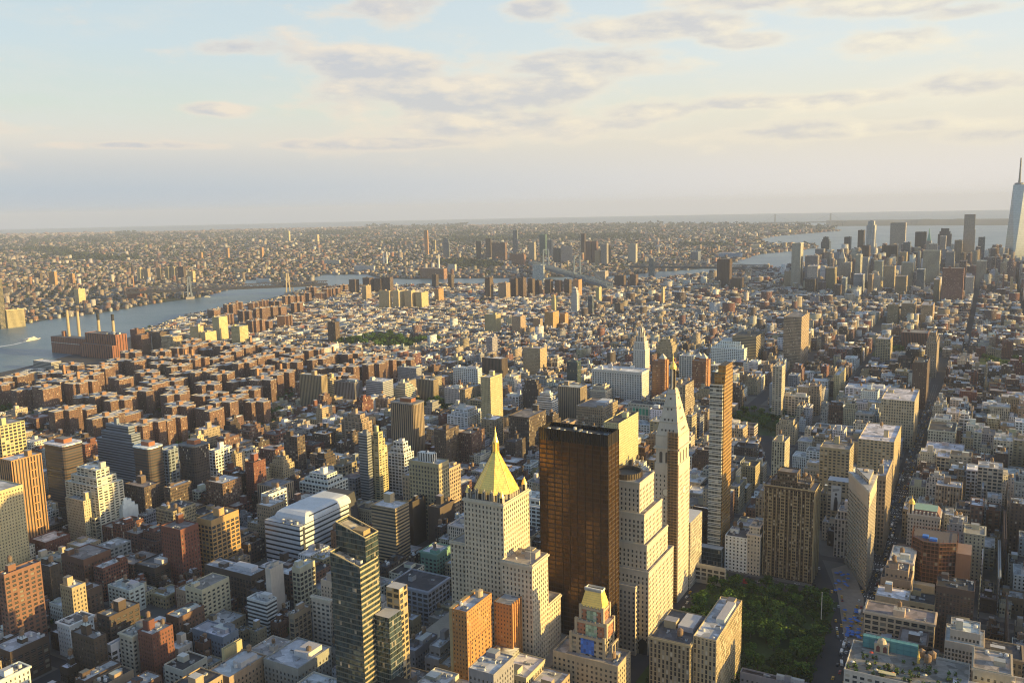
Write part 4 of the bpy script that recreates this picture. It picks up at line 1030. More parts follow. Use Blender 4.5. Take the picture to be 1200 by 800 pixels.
FAR = """
# towers of the river side, the lower east side, downtown and Brooklyn
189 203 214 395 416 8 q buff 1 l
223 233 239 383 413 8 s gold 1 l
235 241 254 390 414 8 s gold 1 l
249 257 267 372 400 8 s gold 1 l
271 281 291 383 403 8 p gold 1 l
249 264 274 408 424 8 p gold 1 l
384 393 398 378 403 6 s brown 6 l
153 161 170 387 412 8 s brick 6 .
158 166 177 393 414 8 s brick 6 .
178 188 198 390 413 8 s brown 6 .
444 456 459 341 362 6 s gold 1 .
460 467 474 341 362 6 s gold 1 .
474 482 487 341 362 6 s gold 1 .
487 494 502 343 362 6 s gold 1 l
509 514 520 339 355 6 s orange 1 l
424 429 435 335 353 6 s tan 1 l
409 416 421 328 345 6 s brown 6 .
425 433 438 326 345 6 s brown 6 .
438 446 450 327 345 6 s brown 6 .
449 457 461 325 345 6 s brown 6 .
506 511 514 322 338 6 s umber 6 .
525 529 532 322 339 6 s umber 6 .
568 574 578 326 351 6 s brown 6 l
584 593 598 332 351 6 s tan 6 l
597 604 608 327 349 6 s brown 6 .
607 613 617 326 350 6 s brown 6 l
618 624 627 327 348 6 s brown 6 l
627 632 635 329 347 6 s brown 6 .
638 645 648 328 346 6 s brown 6 .
650 656 659 329 346 6 s brick 6 l
661 667 670 328 346 6 s brown 6 l
671 678 682 328 348 6 s orange 6 l
568 581 587 369 393 6 s buff 1 l
600 610 616 371 394 6 s tan 1 l
625 633 636 374 392 6 s tan 1 l
638 648 655 366 387 6 s orange 1 l
656 662 666 368 384 6 s orange 1 l
646 650 653 347 367 6 s gold 6 sl
669 676 679 338 367 6 r white 2 sl
689 694 696 347 371 6 c blue 2 .
698 702 705 337 354 6 s gold 1 l
775 777 779 338 360 6 s gold 1 l
720 727 731 356 370 6 s brown 6 l
697 709 713 318 337 4 q stone 1 .
720 731 734 323 337 4 s brown 6 .
738 745 748 322 338 4 s brown 6 .
840 855 858 304 340 6 v brown 6 .
857 868 873 326 342 6 v brown 6 .
919 927 930 318 337 6 s tan 1 .
927.5 938 942 285 338 4 v pale 1 l
943 958 960 300 338 4 r grey 1 .
962 972 974 278 305 4 c black 4 s
955 965 967 292 312 4 v grey 6 .
989 996 999 278 310 4 v black 4 .
1002 1008 1012 299 345 4 v stone 1 l
1005 1012 1014 270 310 4 v umber 6 .
986 991 993 326 352 4 c white 2 .
977 985 987 334 353 4 p brown 1 l
943 955 958 327 345 4 p umber 6 .
1043 1061 1065 261 302 4 v stone 1 l
1072 1085 1086 272 310 4 v black 4 .
1099 1115 1117 268 300 4 v black 4 s
1101 1108 1110 277 318 4 v stone 1 .
1146 1154 1156 278 312 4 c blue 2 .
1169 1185 1187 273 320 4 c black 1 .
1081 1101 1105 294 340 4 v stone 6 l
1033 1051 1055 288 326 4 v black 6 l
1104 1129 1131 315 358 4 p rust 6 b
1152 1175 1177 319 348 4 p rust 6 s
1054 1062 1064 296 330 4 p tan 6 l
1065 1073 1074 303 325 4 p orange 6 l
1049 1062 1064 324 350 4 r buff 6 l
995 1005 1008 293 330 4 p stone 6 s
1009 1017 1019 302 340 4 p grey 6 .
1019 1030 1033 319 345 4 p stone 1 s
1110 1118 1121 302 330 4 p orange 6 s
1160 1169 1171 300 330 4 p rust 6 s
1131 1141 1143 325 350 4 p stone 1 .
1094 1101 1104 328 355 4 p buff 1 l
1187 1200 1203 330 350 4 p stone 1 .
1120 1126 1128 340 356 4 c steel 2 l
967 973 975 296 325 4 p tan 6 .
1017 1022 1024 322 350 4 v tan 1 l
601 606 607 270 300 8 c steel 2 .
632 639 641 275 300 8 c green 2 .
641 646 648 281 302 8 c steel 2 .
657 670 671 289 308 8 r pale 2 l
681 685 687 274 302 8 v umber 6 l
686 692 694 283 308 8 v rust 6 l
694 699 701 283 308 8 v rust 6 l
697 702 704 294 310 8 s tan 1 l
704 711 713 286 310 8 v stone 1 l
712 715 716 288 308 8 v umber 1 .
736 745 747 286 308 8 s stone 1 l
497 501 502 270 298 8 s orange 1 l
508 510 511 282 299 8 v gold 1 l
519 526 527 279 302 8 c steel 2 s
558 563 564 283 304 8 v black 4 .
569 575 576 280 304 8 s brown 6 l
576 592 594 285 305 8 p brick 6 .
624 637 638 311 327 8 g white 2 .
597 614 616 298 310 8 p rust 6 .
620 626 628 284 306 8 v stone 6 .
648 655 657 291 308 8 c black 4 .
760 766 767 303 322 8 c steel 2 .
809 818 822 295 305 8 v blue 2 l
57 64 67 319 334 8 s orange 6 l
81 85 88 321 333 8 s orange 6 l
40 47 50 320 332 8 s brown 6 .
87 92 100 339 356 6 s gold 1 l
161 164 167 314 328 6 s gold 1 l
168 173 176 315 328 6 s tan 1 .
183 188 190 314 327 6 s tan 1 .
193 197 200 313 327 6 s buff 1 l
200 204 207 313 327 6 s buff 1 l
208 215 218 313 327 6 s umber 6 .
220 226 229 318 332 6 s gold 1 l
-8 -3 4 328 384 4 c gold 1 l
4 8 30 364 384 2 r gold 2 .
332 335 336 271 283 8 s gold 1 l
337 338.5 339 271 283 8 s gold 1 l
369 372 374 275 285 8 s gold 1 l
304 307 309 290 302 8 s orange 1 l
264 267 269 291 303 8 s orange 1 l
232 236 238 296 304 8 s orange 1 l
946 958 962 312 342 4 p stone 2 l
968 978 982 314 342 4 v buff 1 l
988 996 1000 308 338 4 v stone 1 l
1000 1011 1014 322 348 4 r steel 2 l
1024 1034 1037 306 340 4 v pale 1 l
1036 1048 1051 312 344 4 p tan 6 l
1056 1070 1074 308 340 4 v stone 1 l
1074 1083 1086 316 346 4 c steel 2 l
1108 1118 1121 296 334 4 v grey 6 .
1124 1132 1134 306 340 4 p brown 6 l
1144 1156 1159 306 338 4 v stone 1 l
1156 1166 1169 316 346 4 r pale 1 l
1174 1184 1187 326 352 4 p buff 1 l
1010 1018 1020 288 330 4 v umber 6 .
1058 1066 1069 284 325 4 c blue 2 .
1088 1098 1100 286 325 4 v stone 1 l
1118 1127 1129 282 325 4 v tan 6 l
"""

# ------------------------------------------------------------------ buildings measured one by one
def rounded(x0, y0, x1, y1, r):
    P = []
    for cx, cy_, a0 in ((x0+r, y0+r, pi), (x1-r, y0+r, 1.5*pi), (x1-r, y1-r, 0), (x0+r, y1-r, .5*pi)):
        for k in range(4): q = a0+k*pi/6; P.append((cx+r*cos(q), cy_+r*sin(q)))
    return P
def generic(s0, s1, t0, t1, h, style, colour, roofi, flags, name, label, cat, r, group=None):
    root, w_, d_ = place(s0, s1, t0, t1, name, label, cat, group)
    a, b, c, e = -w_/2, -d_/2, w_/2, d_/2; col = jit(CC[colour], .08, r); rc = jit(ROOFS[roofi], .1, r)
    D = hypot(root.location[0]-EYE[0], root.location[1]-EYE[1])
    W_ = WW[style]; real = None
    if D < 980 and style in 'pqgsfxa' and 'o' not in flags: real = (W_[0]*1.1, W_[1]*1.05, W_[2]*1.05, W_[3]*1.02)
    wm = (MG if D < 1600 else MGS) if style == 'c' else MF
    if 'o' in flags:
        m = MB(); m.st(col, style); m.prism(rounded(a, b, c, e, min(5, w_*.3)), 0, h); m.build('walls', MF, root)
        m = MB(); m.st(rc); m.prism(rounded(a-.5, b-.5, c+.5, e+.5, min(5, w_*.3)), h, h+1.6); m.build('roof', MR, root)
        bulk(root, a+w_*.25, b+d_*.3, c-w_*.3, e-d_*.3, h+1.6, h+6.5, (.30, .12, .06))
    else:
        rects = [(a, b, c, e, 0, h)]; T = (a, b, c, e, h)
        if 's' in flags:
            h1, h2 = h*.80, h*.90
            k1, k2 = w_*.10, d_*.12
            rects = [(a, b, c, e, 0, h1), (a+k1, b+k2, c-k1, e-k2, h1, h2), (a+2*k1, b+2*k2, c-2*k1, e-2*k2, h2, h)]
            T = (a+2*k1, b+2*k2, c-2*k1, e-2*k2, h)
        trim = (jit(col, .15, r), .9, .9, 1.6) if 'c' in flags else None
        shell(root, rects, col, style, rc, wm, real, trim)
        nt = flags.count('t')+(1 if r.random() < .35 and D < 1800 and style not in 'cr' else 0)
        n = (5 if 'm' in flags else 2) if D < 2200 else 0
        if T[2]-T[0] > 5 and T[3]-T[1] > 5:
            bh = None
            if 'b' in flags or 'l' in flags: bh = r.uniform(6, 9)
            clutter(root, *T[:4], h, col, r, nt if D < 2200 else 0, 'b' in flags, n, bh)
            if 'm' in flags and D < 2200:
                w2 = T[2]-T[0]; d2 = T[3]-T[1]
                bulk(root, T[0]+w2*.12, T[1]+d2*.15, T[0]+w2*.5, T[1]+d2*.6, h, h+r.uniform(3, 5), jit((.5, .5, .5), .2, r), 'b', 'plant_room', jit((.5, .5, .5), .2, r))
        if 'w' in flags:
            m = MB(); m.st((.66, .64, .58), 'v'); m.box(a+w_*.3, b+d_*.3, h, c-w_*.2, e-d_*.3, h+9); m.lathe(a+w_*.55, 0, [(3, h+9), (.5, h+12), (.2, h+18), (0, h+18)], 8); m.build('pavilion', MF, root)
        if style in 'av' and D < 1500 and w_ > 18:
            m = MB(); m.st(jit(col, .1, r)); z = 9.0
            while z < rects[0][5]-3:
                m.box(a-1.1, b+d_*.25, z, a, b+d_*.45, z+1.0); z += 3.0 if style == 'a' else 9
            o = m.build('balcony', MP, root)
            if o: o['kind'] = 'stuff'
    return root
r1 = random.Random(11)
BOXES = []
for ln in SPEC.strip().splitlines():
    if not ln.strip() or ln[0] == '#': continue
    head, label = ln.split('|'); q = head.split()
    xl, xc, xr, yt, yb, zb = map(float, q[:6]); style, colour, roofi, flags, name = q[6:11]; cat = ' '.join(q[11:])
    s0, s1, t0, t1, h = solve(xl, xc, xr, yt, yb, zb, east=(xc > 1135))
    if 'D' in flags: s1 = s0+46
    generic(s0, s1, t0, t1, h, style, colour, int(roofi), flags, name, label.strip(), cat, r1)
ORD = ['first', 'second', 'third', 'fourth', 'fifth', 'sixth', 'seventh', 'eighth', 'ninth', 'tenth', 'eleventh', 'twelfth', 'thirteenth', 'fourteenth', 'fifteenth', 'sixteenth', 'seventeenth', 'eighteenth', 'nineteenth', 'twentieth']
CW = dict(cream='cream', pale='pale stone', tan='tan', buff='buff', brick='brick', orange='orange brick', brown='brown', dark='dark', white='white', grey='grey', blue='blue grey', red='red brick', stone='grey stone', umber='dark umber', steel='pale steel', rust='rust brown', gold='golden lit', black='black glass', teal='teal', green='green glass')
far = []
for ln in FAR.strip().splitlines():
    if ln[0] == '#': continue
    q = ln.split(); xl, xc, xr, yt, yb, zb = map(float, q[:6])
    far.append((xl, xc, xr, yt, yb, zb, q[6], q[7], int(q[8]), q[9]))
def district(x, y):
    if x < 236 and y > 376: return 'beside the power plant'
    if y >= 376 and x < 300: return 'by the power plant'
    if x < 32: return 'on the far river bank at the frame edge'
    if x < 240: return 'across the river near the bridge'
    if y < 312 and x < 830: return 'in the downtown cluster across the river'
    if x < 530: return 'in the riverside brick housing'
    if x < 830: return 'in the lower eastern quarter'
    return 'in the hazy downtown skyline'
cnt = {}
for f in sorted(far, key=lambda f: f[1]):
    xl, xc, xr, yt, yb, zb, style, colour, roofi, flags = f
    s0, s1, t0, t1, h = solve(xl, xc, xr, yt, yb, zb, dmax=60, east=xc > 1160)
    k = (colour, district(xc, yb)); cnt[k] = cnt.get(k, 0)+1
    f_ = 'stepped ' if 's' in flags else ''
    nm = 'skyscraper' if h > 75 else 'apartment_tower'
    tot = sum(1 for g in far if (g[7], district(g[1], g[4])) == k)
    lab = f'{f_}{CW[colour]} tower {k[1]}'
    if tot > 1: lab = f'{ORD[(cnt[k]-1) % 20]} {f_}{CW[colour]} tower {k[1]}, from the plant'
    generic(s0, s1, t0, t1, h, style, colour, roofi, flags.replace('l', '').replace('b', 'b'), nm, lab, 'skyscraper' if h > 75 else 'apartment tower', r1)
    if 'l' in flags or style == 's':
        root = bpy.context.scene.objects.get('nothing')

# ------------------------------------------------------------------ special skyline towers
P0 = at(1187.5, 322); root = empty('glass_spire_tower', (P0[0], P0[1], 0), radians(12), 'tapering pale glass skyscraper with a tall spire at the frame edge', 'skyscraper')
hr = height_at(P0[0], P0[1], 216.5); ht = height_at(P0[0], P0[1], 185); k = P0[1] and (np.linalg.norm(P0[:2]-EYE[:2])/4500)
q = 31*k; m = MB(); m.st((.42, .45, .47), (6, 8, .95, .9, (.42, .47, .50), 0))
B = [(-q, -q), (q, -q), (q, q), (-q, q)]; z0 = 55; T_ = [(0, -q), (q, 0), (0, q), (-q, 0)]
m.prism(B, 0, z0, False)
for i in range(4):
    j = (i+1) % 4
    m.face([(*B[i], z0), (*B[j], z0), (*T_[i], hr)]); m.uv[-3:] = [(0, z0), (60, z0), (30, hr)]
    m.face([(*B[j], z0), (*T_[j], hr), (*T_[i], hr)]); m.uv[-3:] = [(30, z0), (60, hr), (0, hr)]
m.st((.3, .3, .3)); m.face([(*p, hr) for p in T_]); m.build('glass_shaft', MGS, root)
m = MB(); m.st((.22, .22, .22)); m.lathe(0, 0, [(q*.62, hr), (q*.62, hr+8), (q*.3, hr+10), (0, hr+10)], 16); m.lathe(0, 0, [(6, hr+8), (4.5, hr+40), (3, ht), (0, ht)], 8); m.build('spire', MP, root)
def undul():
    s0, s1, t0, t1, h = solve(1015, 1025, 1034, 259, 325, 0, dmax=50)
    root, w_, d_ = place(s0, s1, t0, t1, 'rippled_skyscraper', 'rippled silver skyscraper shining gold above the skyline', 'skyscraper')
    P = []
    for (x0, y0, x1, y1) in ((-w_/2, -d_/2, w_/2, -d_/2), (w_/2, -d_/2, w_/2, d_/2), (w_/2, d_/2, -w_/2, d_/2), (-w_/2, d_/2, -w_/2, -d_/2)):
        for i in range(10):
            f = i/10; o = 1.6*sin(i*2.2); L = hypot(x1-x0, y1-y0); P.append((x0+(x1-x0)*f+(y1-y0)/L*o, y0+(y1-y0)*f-(x1-x0)/L*o))
    m = MB(); m.st((.50, .50, .48), (8, 4, .5, .5, (.10, .11, .12), .1)); m.prism(P, 0, h*.93, True, (.4, .4, .4)); m.prism([(x*.7, y*.7) for x, y in P], h*.93, h, True, (.4, .4, .4)); m.build('walls', MF, root)
    m = MB(); m.st((.3, .3, .3)); m.box(-6, -6, h, 6, 6, h+3); m.build('roof', MR, root)
undul()
def green_crown(xl, xc, xr, yshaft, ytip, yb, lab, col):
    s0, s1, t0, t1, h = solve(xl, xc, xr, yshaft, yb, 0, dmax=40)
    root, w_, d_ = place(s0, s1, t0, t1, 'gothic_skyscraper', lab, 'skyscraper')
    m = MB(); m.st((.50, .47, .40), 'v'); m.box(-w_/2, -d_/2, 0, w_/2, d_/2, h); m.build('walls', MF, root)
    zt = height_at(*root.location[:2], ytip); m = MB(); m.st(col); k = w_*.42
    m.prism([(-k, -k), (k, -k), (k, k), (-k, k)], h, h+(zt-h)*.6, poly2=[(-k*.3, -k*.3), (k*.3, -k*.3), (k*.3, k*.3), (-k*.3, k*.3)]); m.lathe(0, 0, [(k*.35, h+(zt-h)*.6), (k*.3, h+(zt-h)*.8), (0, zt)], 8); m.build('crown_roof', MP, root)
green_crown(1085, 1090.5, 1092, 282, 267, 320, 'slim pale gothic skyscraper with a green pyramid crown', (.22, .38, .30))
green_crown(982, 990, 994, 303, 290, 335, 'grey stone municipal tower with a tiered wedding cake top', (.42, .40, .35))
green_crown(968, 978, 981, 325, 312, 340, 'courthouse tower with a pale pyramid roof below the skyline', (.50, .45, .33))
s0, s1, t0, t1, h = solve(1129, 1142, 1145, 251, 325, 0, dmax=50)
root, w_, d_ = place(s0, s1, t0, t1, 'mirror_skyscraper', 'mirror glass skyscraper in two stacked widths glowing orange at mid height', 'skyscraper')
m = MB(); m.st((.25, .24, .22), (4, 8, .96, .92, (.33, .30, .26), 0)); m.box(-w_/2-3, -d_/2-8, 0, w_/2, d_/2, h*.76, True, ROOFS[2]); m.box(-w_/2, -d_/2, h*.76, w_/2, d_/2-2, h, True, ROOFS[2]); m.build('curtain_wall', MGS, root)

# ------------------------------------------------------------------ power plant
def plant():
    s0, s1, t0, t1, h = solve(100, 136, 149, 393, 420, 2, dmax=120)
    root, w_, d_ = place(s0, s1, t0, t1, 'power_plant', 'red brick riverside power plant with long lower hall', 'power plant')
    br = (.26, .11, .065)
    wx = (9, 40, .28, 1.0, (.05, .035, .03), 0)
    shell(root, [(-w_/2, -d_/2, w_/2, d_/2, 0, h), (-w_/2-3, d_/2, w_/2+4, d_/2+14, 0, h*.58)], br, wx, ROOFS[3])
    e0, e1, f0, f1, h2 = solve(53.5, 100, 104, 407, 427, 2, dmax=60, d0=55); L = f1-f0
    m = MB(); m.st(br, (7, 30, .15, 1.0, (.06, .045, .04), 0)); m.box(w_/2, -d_/2, 0, w_/2+L, d_/2-4, h2, True, ROOFS[3]); m.st((.55, .5, .45)); m.box(w_/2+.1, d_/2-4, h2*.62, w_/2+L, d_/2-3.6, h2*.66); m.build('turbine_hall', MF, root); TAKEN.append((s0, s1, t1, t1+L))
    m = MB(); m.st((.3, .14, .08)); m.box(w_/2+L*.72, -6, h2, w_/2+L*.78, 2, h2+14); m.build('bulkhead', MF, root)
    for i in range(5): o = link('roof_unit', UNITS[i % 3], root); o.location = (-w_/2+8+i*9, 0, h); o.scale = (3, 3, 3)
    for px, yt, yb, cap in ((83, 363.5, 401, 0), (95, 364.5, 399, 0), (118.5, 367.5, 395, 1), (135.5, 368.5, 395, 1)):
        G = at(px, 413, 0); zt = height_at(G[0], G[1], yt)
        o = empty('chimney', (G[0], G[1], 0), 0, ['cream power plant chimney with plain top, ' + ('the one standing farther from the boiler house' if px < 90 else 'the one closer to the boiler house'), 'cream power plant chimney with black top, ' + ('beside the plain chimneys' if px < 125 else 'at the sunlit end')][cap], 'chimney', 'power plant chimneys')
        r_ = 3.5; m = MB(); m.st((.42, .34, .21)); m.lathe(0, 0, [(r_*1.15, 0), (r_, zt*(.84 if cap else 1))] + ([] if cap else [(r_*.7, zt), (0, zt-2)]), 16); m.build('shaft', MP, o)
        m = MB(); m.st((.02, .02, .02) if cap else (.35, .28, .18)); z = zt*(.84 if cap else .965); m.lathe(0, 0, [(r_*1.04, z), (r_*1.04, zt+.4), (r_*.7, zt+.4), (0, zt-3)], 16); m.build('rim', MP, o)
plant()
def bldg_simple(xl, xc, xr, yt, yb, zb, col, win, name, lab, cat, roof=7):
    s0, s1, t0, t1, h = solve(xl, xc, xr, yt, yb, zb); root, w_, d_ = place(s0, s1, t0, t1, name, lab, cat)
    shell(root, [(-w_/2, -d_/2, w_/2, d_/2, 0, max(4, h))], col, win, ROOFS[roof]); return root
bldg_simple(39, 60, 72, 425, 434, 0, (.42, .40, .36), 'r', 'depot', 'low pale depot between the highway and the power plant', 'depot')
bldg_simple(148, 164, 172, 338, 352, 3, (.30, .13, .07), 'p', 'refinery', 'old brick refinery with a thin chimney beside the bridge landing', 'factory', 3)
G = at(158, 351); zt = height_at(G[0], G[1], 325); m = MB(); m.st((.38, .2, .1)); m.lathe(0, 0, [(4, 0), (2.6, zt), (0, zt)], 10); o = m.build('brick_chimney', MP); o.location = (G[0], G[1], 0); tag(o, 'thin brick chimney rising over the old refinery', 'chimney')
for px, yt, yb, lab in ((450, 295, 311, 'white twin stack in the navy yard, the one by the water'), (453.6, 295, 311, 'white twin stack in the navy yard, the one by the trees'), (514.6, 298, 319, 'lone tall white stack behind the brick substation')):
    G = at(px, yb); zt = height_at(G[0], G[1], yt); m = MB(); m.st((.7, .68, .62)); m.lathe(0, 0, [(5.5, 0), (4.2, zt), (0, zt)], 12); o = m.build('white_stack', MP); o.location = (G[0], G[1], 0); tag(o, lab, 'chimney')
for xl, xc, xr, yt, yb, lab, c in ((484, 520, 524, 315, 327, 'brick riverside substation with arched bays', (.28, .15, .09)), (390, 438, 440, 312, 319, 'long white shed roofs of the dockyard', (.5, .5, .5)), (370, 397, 399, 305, 311, 'pale flat warehouse above the dockyard', (.5, .48, .42)), (300, 316, 317, 327, 331, 'white tent roof on the dockyard pier', (.65, .65, .62)), (270, 291, 293, 315, 321, 'tan waterfront warehouse by the bridge', (.5, .42, .28)), (525, 533, 535, 310, 321, 'white cube warehouse behind the lone stack', (.6, .58, .52)), (840, 868, 870, 297, 303, 'blue roofed pier shed on the far bay', (.25, .36, .5)), (905, 925, 927, 269.5, 274, 'gold lit long pier warehouse on the bay', (.5, .42, .25)), (880, 890, 892, 287, 293, 'gold lit silo block by the container cranes', (.5, .42, .25))):
    bldg_simple(xl, xc, xr, yt, yb, 0, c, 'p', 'warehouse', lab, 'warehouse')

# ------------------------------------------------------------------ brick housing blocks
HB = []
def hb_mesh(k):
    c = [(.15, .085, .060), (.175, .098, .066), (.13, .077, .056)][k]; m = MB(); m.st(c, (3.0, 2.9, .40, .46, (.05, .052, .055), .25)); h = 43
    R_ = [[(-8, -23, 8, 23), (-19, -7, -8, 7), (8, -7, 19, 7)], [(-8, -21, 8, 21), (-17, -21, -8, -9), (8, 9, 17, 21), (-17, 5, -8, 15)], [(-26, -7, 26, 7), (-9, -17, 9, -7), (-9, 7, 9, 17)]][k]
    f = MB(); f.st((.44, .43, .42))
    e = MB(); e.st((.42, .38, .33))
    for (a, b, x, y) in R_:
        m.box(a, b, 0, x, y, h, False); f.face([(a, b, h), (x, b, h), (x, y, h), (a, y, h)])
        for p, q in (((a, b), (x, b)), ((x, b), (x, y)), ((x, y), (a, y)), ((a, y), (a, b))): e.bar((*p, h+.3), (*q, h+.3), .4)
    g = MB(); g.st((.26, .15, .09)); g.box(-3.6, -3.2, h, 3.6, 3.2, h+4.6, True, (.4, .38, .36))
    ch = MB(); ch.st((.34, .19, .10)); ch.box(5.2, -2.2, h, 9, 2.2, h+15)
    return m.mesh('walls', MF), f.mesh('roof', MR), e.mesh('coping', MP), g.mesh('bulkhead', MF), ch.mesh('chimney', MF)
HBM = [hb_mesh(k) for k in range(3)]
def housing(x, y, rz, k, sc, chim, lab, hz=1.0):
    root = empty('brick_housing_block', (x, y, 0), rz, lab, 'housing block', 'brown brick housing blocks')
    for nm, me in zip(('walls', 'roof', 'coping', 'bulkhead', 'chimney'), HBM[k]):
        if nm == 'chimney' and not chim: continue
        link(nm, me, root)
    root.scale = (sc, sc, hz)
    return root
r2 = random.Random(21); n = 0; sp = []; GREENS = []
for i in range(13):
    for j in range(15):
        s_ = 830+i*54+r2.uniform(-7, 7); t_ = 1062+j*50+r2.uniform(-7, 7)+(24 if i % 2 else 0)
        if t_ > 1640+(s_-830)*.12 or (s_ < 930 and t_ > 1330): continue
        p = grid(s_, t_)
        if r2.random() < .09: GREENS.append((s_, t_)); continue
        if taken(s_-22, s_+22, t_-22, t_+22): continue
        sp.append((s_, t_, p)); TAKEN.append((s_-24, s_+24, t_-24, t_+24))
COURTS = []
for s_, t_, p in sp:
    ch = r2.random() < .12
    k = r2.choice((0, 0, 1, 2)); lab = ('brown housing block with tall chimney, ' if ch else 'cross shaped brown housing block, ')
    i, j = int((s_-800)/54), int((t_-1040)/50)
    lab += f'{ORD[min(i, 19)]} row beyond the towers, {ORD[min(j, 19)]} toward the river'
    housing(p[0], p[1], -TH+(pi/2 if r2.random() < .5 else 0), k, r2.uniform(1.0, 1.18), ch, lab, r2.uniform(1.0, 1.3)); COURTS.append((s_, t_))
rows = []
for (xa, ya, xb, yb_, n_) in ((245, 377, 330, 361, 9), (262, 384, 352, 369, 9), (300, 369, 352, 357, 6), (346, 360, 398, 348, 6), (352, 352, 405, 343, 6), (296, 394, 350, 384, 5)):
    for i in range(n_):
        f = (i+.5)/n_; rows.append((xa+(xb-xa)*f+r2.uniform(-2, 2), ya+(yb_-ya)*f+r2.uniform(-1, 1)))
for i, (px, py) in enumerate(sorted(rows)):
    G = at(px, py); s_, t_ = ungrid(G[0], G[1])
    if taken(s_-12, s_+12, t_-12, t_+12): continue
    TAKEN.append((s_-26, s_+26, t_-26, t_+26))
    housing(G[0], G[1], -TH+r2.choice((0, pi/2, .4)), r2.randrange(3), 1.0, False, f'riverside brown brick housing block below the bridge, {ORD[i % 20]}'+(' inland' if i >= 20 else ' from the plant'), r2.uniform(.8, 1.15))

# ------------------------------------------------------------------ land and water
def poly_obj(name, pts, z, m, kind='structure'):
    b = MB(); b.face([(p[0], p[1], z) for p in pts]); me = b.mesh(name, m)
    o = link(name, me); o['kind'] = kind
    if me.polygons[0].normal.z < 0: me.flip_normals()
    return o
def px_poly(L, z=0): return [tuple(at(x, y, z)[:2]) for x, y in L]
east_shore = [(-60, 450), (0, 437), (20, 433), (52, 425), (100, 412), (150, 396), (180, 385), (215, 373), (250, 366), (300, 358), (335, 349), (352, 343), (400, 338), (470, 337), (540, 335.5), (600, 334.5), (660, 332), (720, 331), (770, 329), (800, 326), (840, 322), (870, 318.5), (905, 318), (930, 316), (960, 312), (1000, 306), (1040, 303.5), (1090, 302), (1130, 304), (1170, 307), (1215, 310)]
MAN = px_poly(east_shore)
MAN = [tuple(grid(-600, 1500)), tuple(grid(300, 1480))] + MAN + [tuple(grid(5200, -900)), tuple(grid(3000, -1600)), tuple(grid(-600, -1600))]
far_shore = [(-120, 398), (-60, 391), (0, 383), (30, 379), (60, 374), (100, 369), (140, 363), (180, 356), (215, 351), (232, 349), (262, 341), (285, 334), (287, 328), (312, 328), (318, 333), (345, 335), (372, 333), (365, 326), (380, 322), (430, 321.5), (445, 326), (480, 327), (570, 326), (640, 325), (700, 324), (740, 322), (775, 318), (812, 316), (850, 311), (868, 304), (895, 297), (935, 293.5), (958, 290.5), (955, 287), (900, 286), (885, 282), (905, 277), (960, 272.5), (985, 270.5), (975, 267), (940, 263.5), (800, 262.5), (700, 262), (600, 263), (500, 264), (400, 266), (300, 268.5), (200, 271), (100, 272.5), (0, 274), (-120, 277)]
BKN = px_poly(far_shore)
N_ = 160; sea = MB(); Rm = 36000.
sea.face([(EYE[0]+Rm*cos(2*pi*i/N_), EYE[1]+Rm*sin(2*pi*i/N_), 0) for i in range(N_)]); o = struct('water', sea, MWATER)
poly_obj('ground', MAN, 1.6, MASPH); poly_obj('far_shore_land', BKN, 1.8, MLAND)
def inside(P, x, y):
    c = False; n = len(P); j = n-1
    for i in range(n):
        xi, yi = P[i]; xj, yj = P[j]
        if (yi > y) != (yj > y) and x < (xj-xi)*(y-yi)/(yj-yi)+xi: c = not c
        j = i
    return c
# wooded hills beyond the bay
hm = MB(); n = 60
for i in range(n):
    f0, f1 = i/n, (i+1)/n
    for (u0, u1) in ((0, .5), (.5, 1)):
        def hp(f, u):
            px = 968+f*330; G = at(px, 265-f*1.5); v = (G[:2]-EYE[:2]); L = np.linalg.norm(v); q = EYE[:2]+v/L*(L+u*4500)
            return (q[0], q[1], (0 if u == 0 else (min(1, f*3)*(18+30*sin(f*9+1)**2+14*sin(f*23)**2+6*sin(f*41))) if u == .5 else 10))
        hm.face([hp(f0, u0), hp(f1, u0), hp(f1, u1), hp(f0, u1)])
struct('hills', hm, MLAND)

# ------------------------------------------------------------------ parks, street bed, pavements
PARKS = {'square': (street(26)+10, street(23)-12, 86, 205)}
def park(name, s0, s1, t0, t1):
    TAKEN.append((s0, s1, t0, t1)); b = MB(); b.face([(*grid(s1, t0), 1.78), (*grid(s1, t1), 1.78), (*grid(s0, t1), 1.78), (*grid(s0, t0), 1.78)]); o = struct(name, b, MGRASS)
    if o.data.polygons[0].normal.z < 0: o.data.flip_normals()
sq = [at(862, 812), at(984, 800), at(975, 700), at(952, 688), at(845, 694)]
g_ = [ungrid(p[0], p[1]) for p in sq]
SQ = (street(26)+6, street(23)-16, 92, 205)
park('lawn', *SQ)
TAKEN.append((SQ[0]-70, SQ[0], 96, 205))
U_ = at(893, 497); us, ut = ungrid(U_[0], U_[1]); UN = (us-75, us+75, ut-48, ut+48); park('lawn', *UN)
U_ = at(522, 478); us, ut = ungrid(U_[0], U_[1]); GR = (us-62, us+62, ut-50, ut+60); park('lawn', *GR)
U_ = at(452, 404); us, ut = ungrid(U_[0], U_[1]); TO = (us-95, us+95, ut-120, ut+120); park('lawn', *TO)
U_ = at(1062, 415); us, ut = ungrid(U_[0], U_[1]); WS = (us-60, us+60, ut-70, ut+70); park('lawn', *WS)
U_ = at(1185, 430); us, ut = ungrid(U_[0], U_[1]); JS = (us-110, us+90, ut-130, ut+60); park('lawn', *JS)
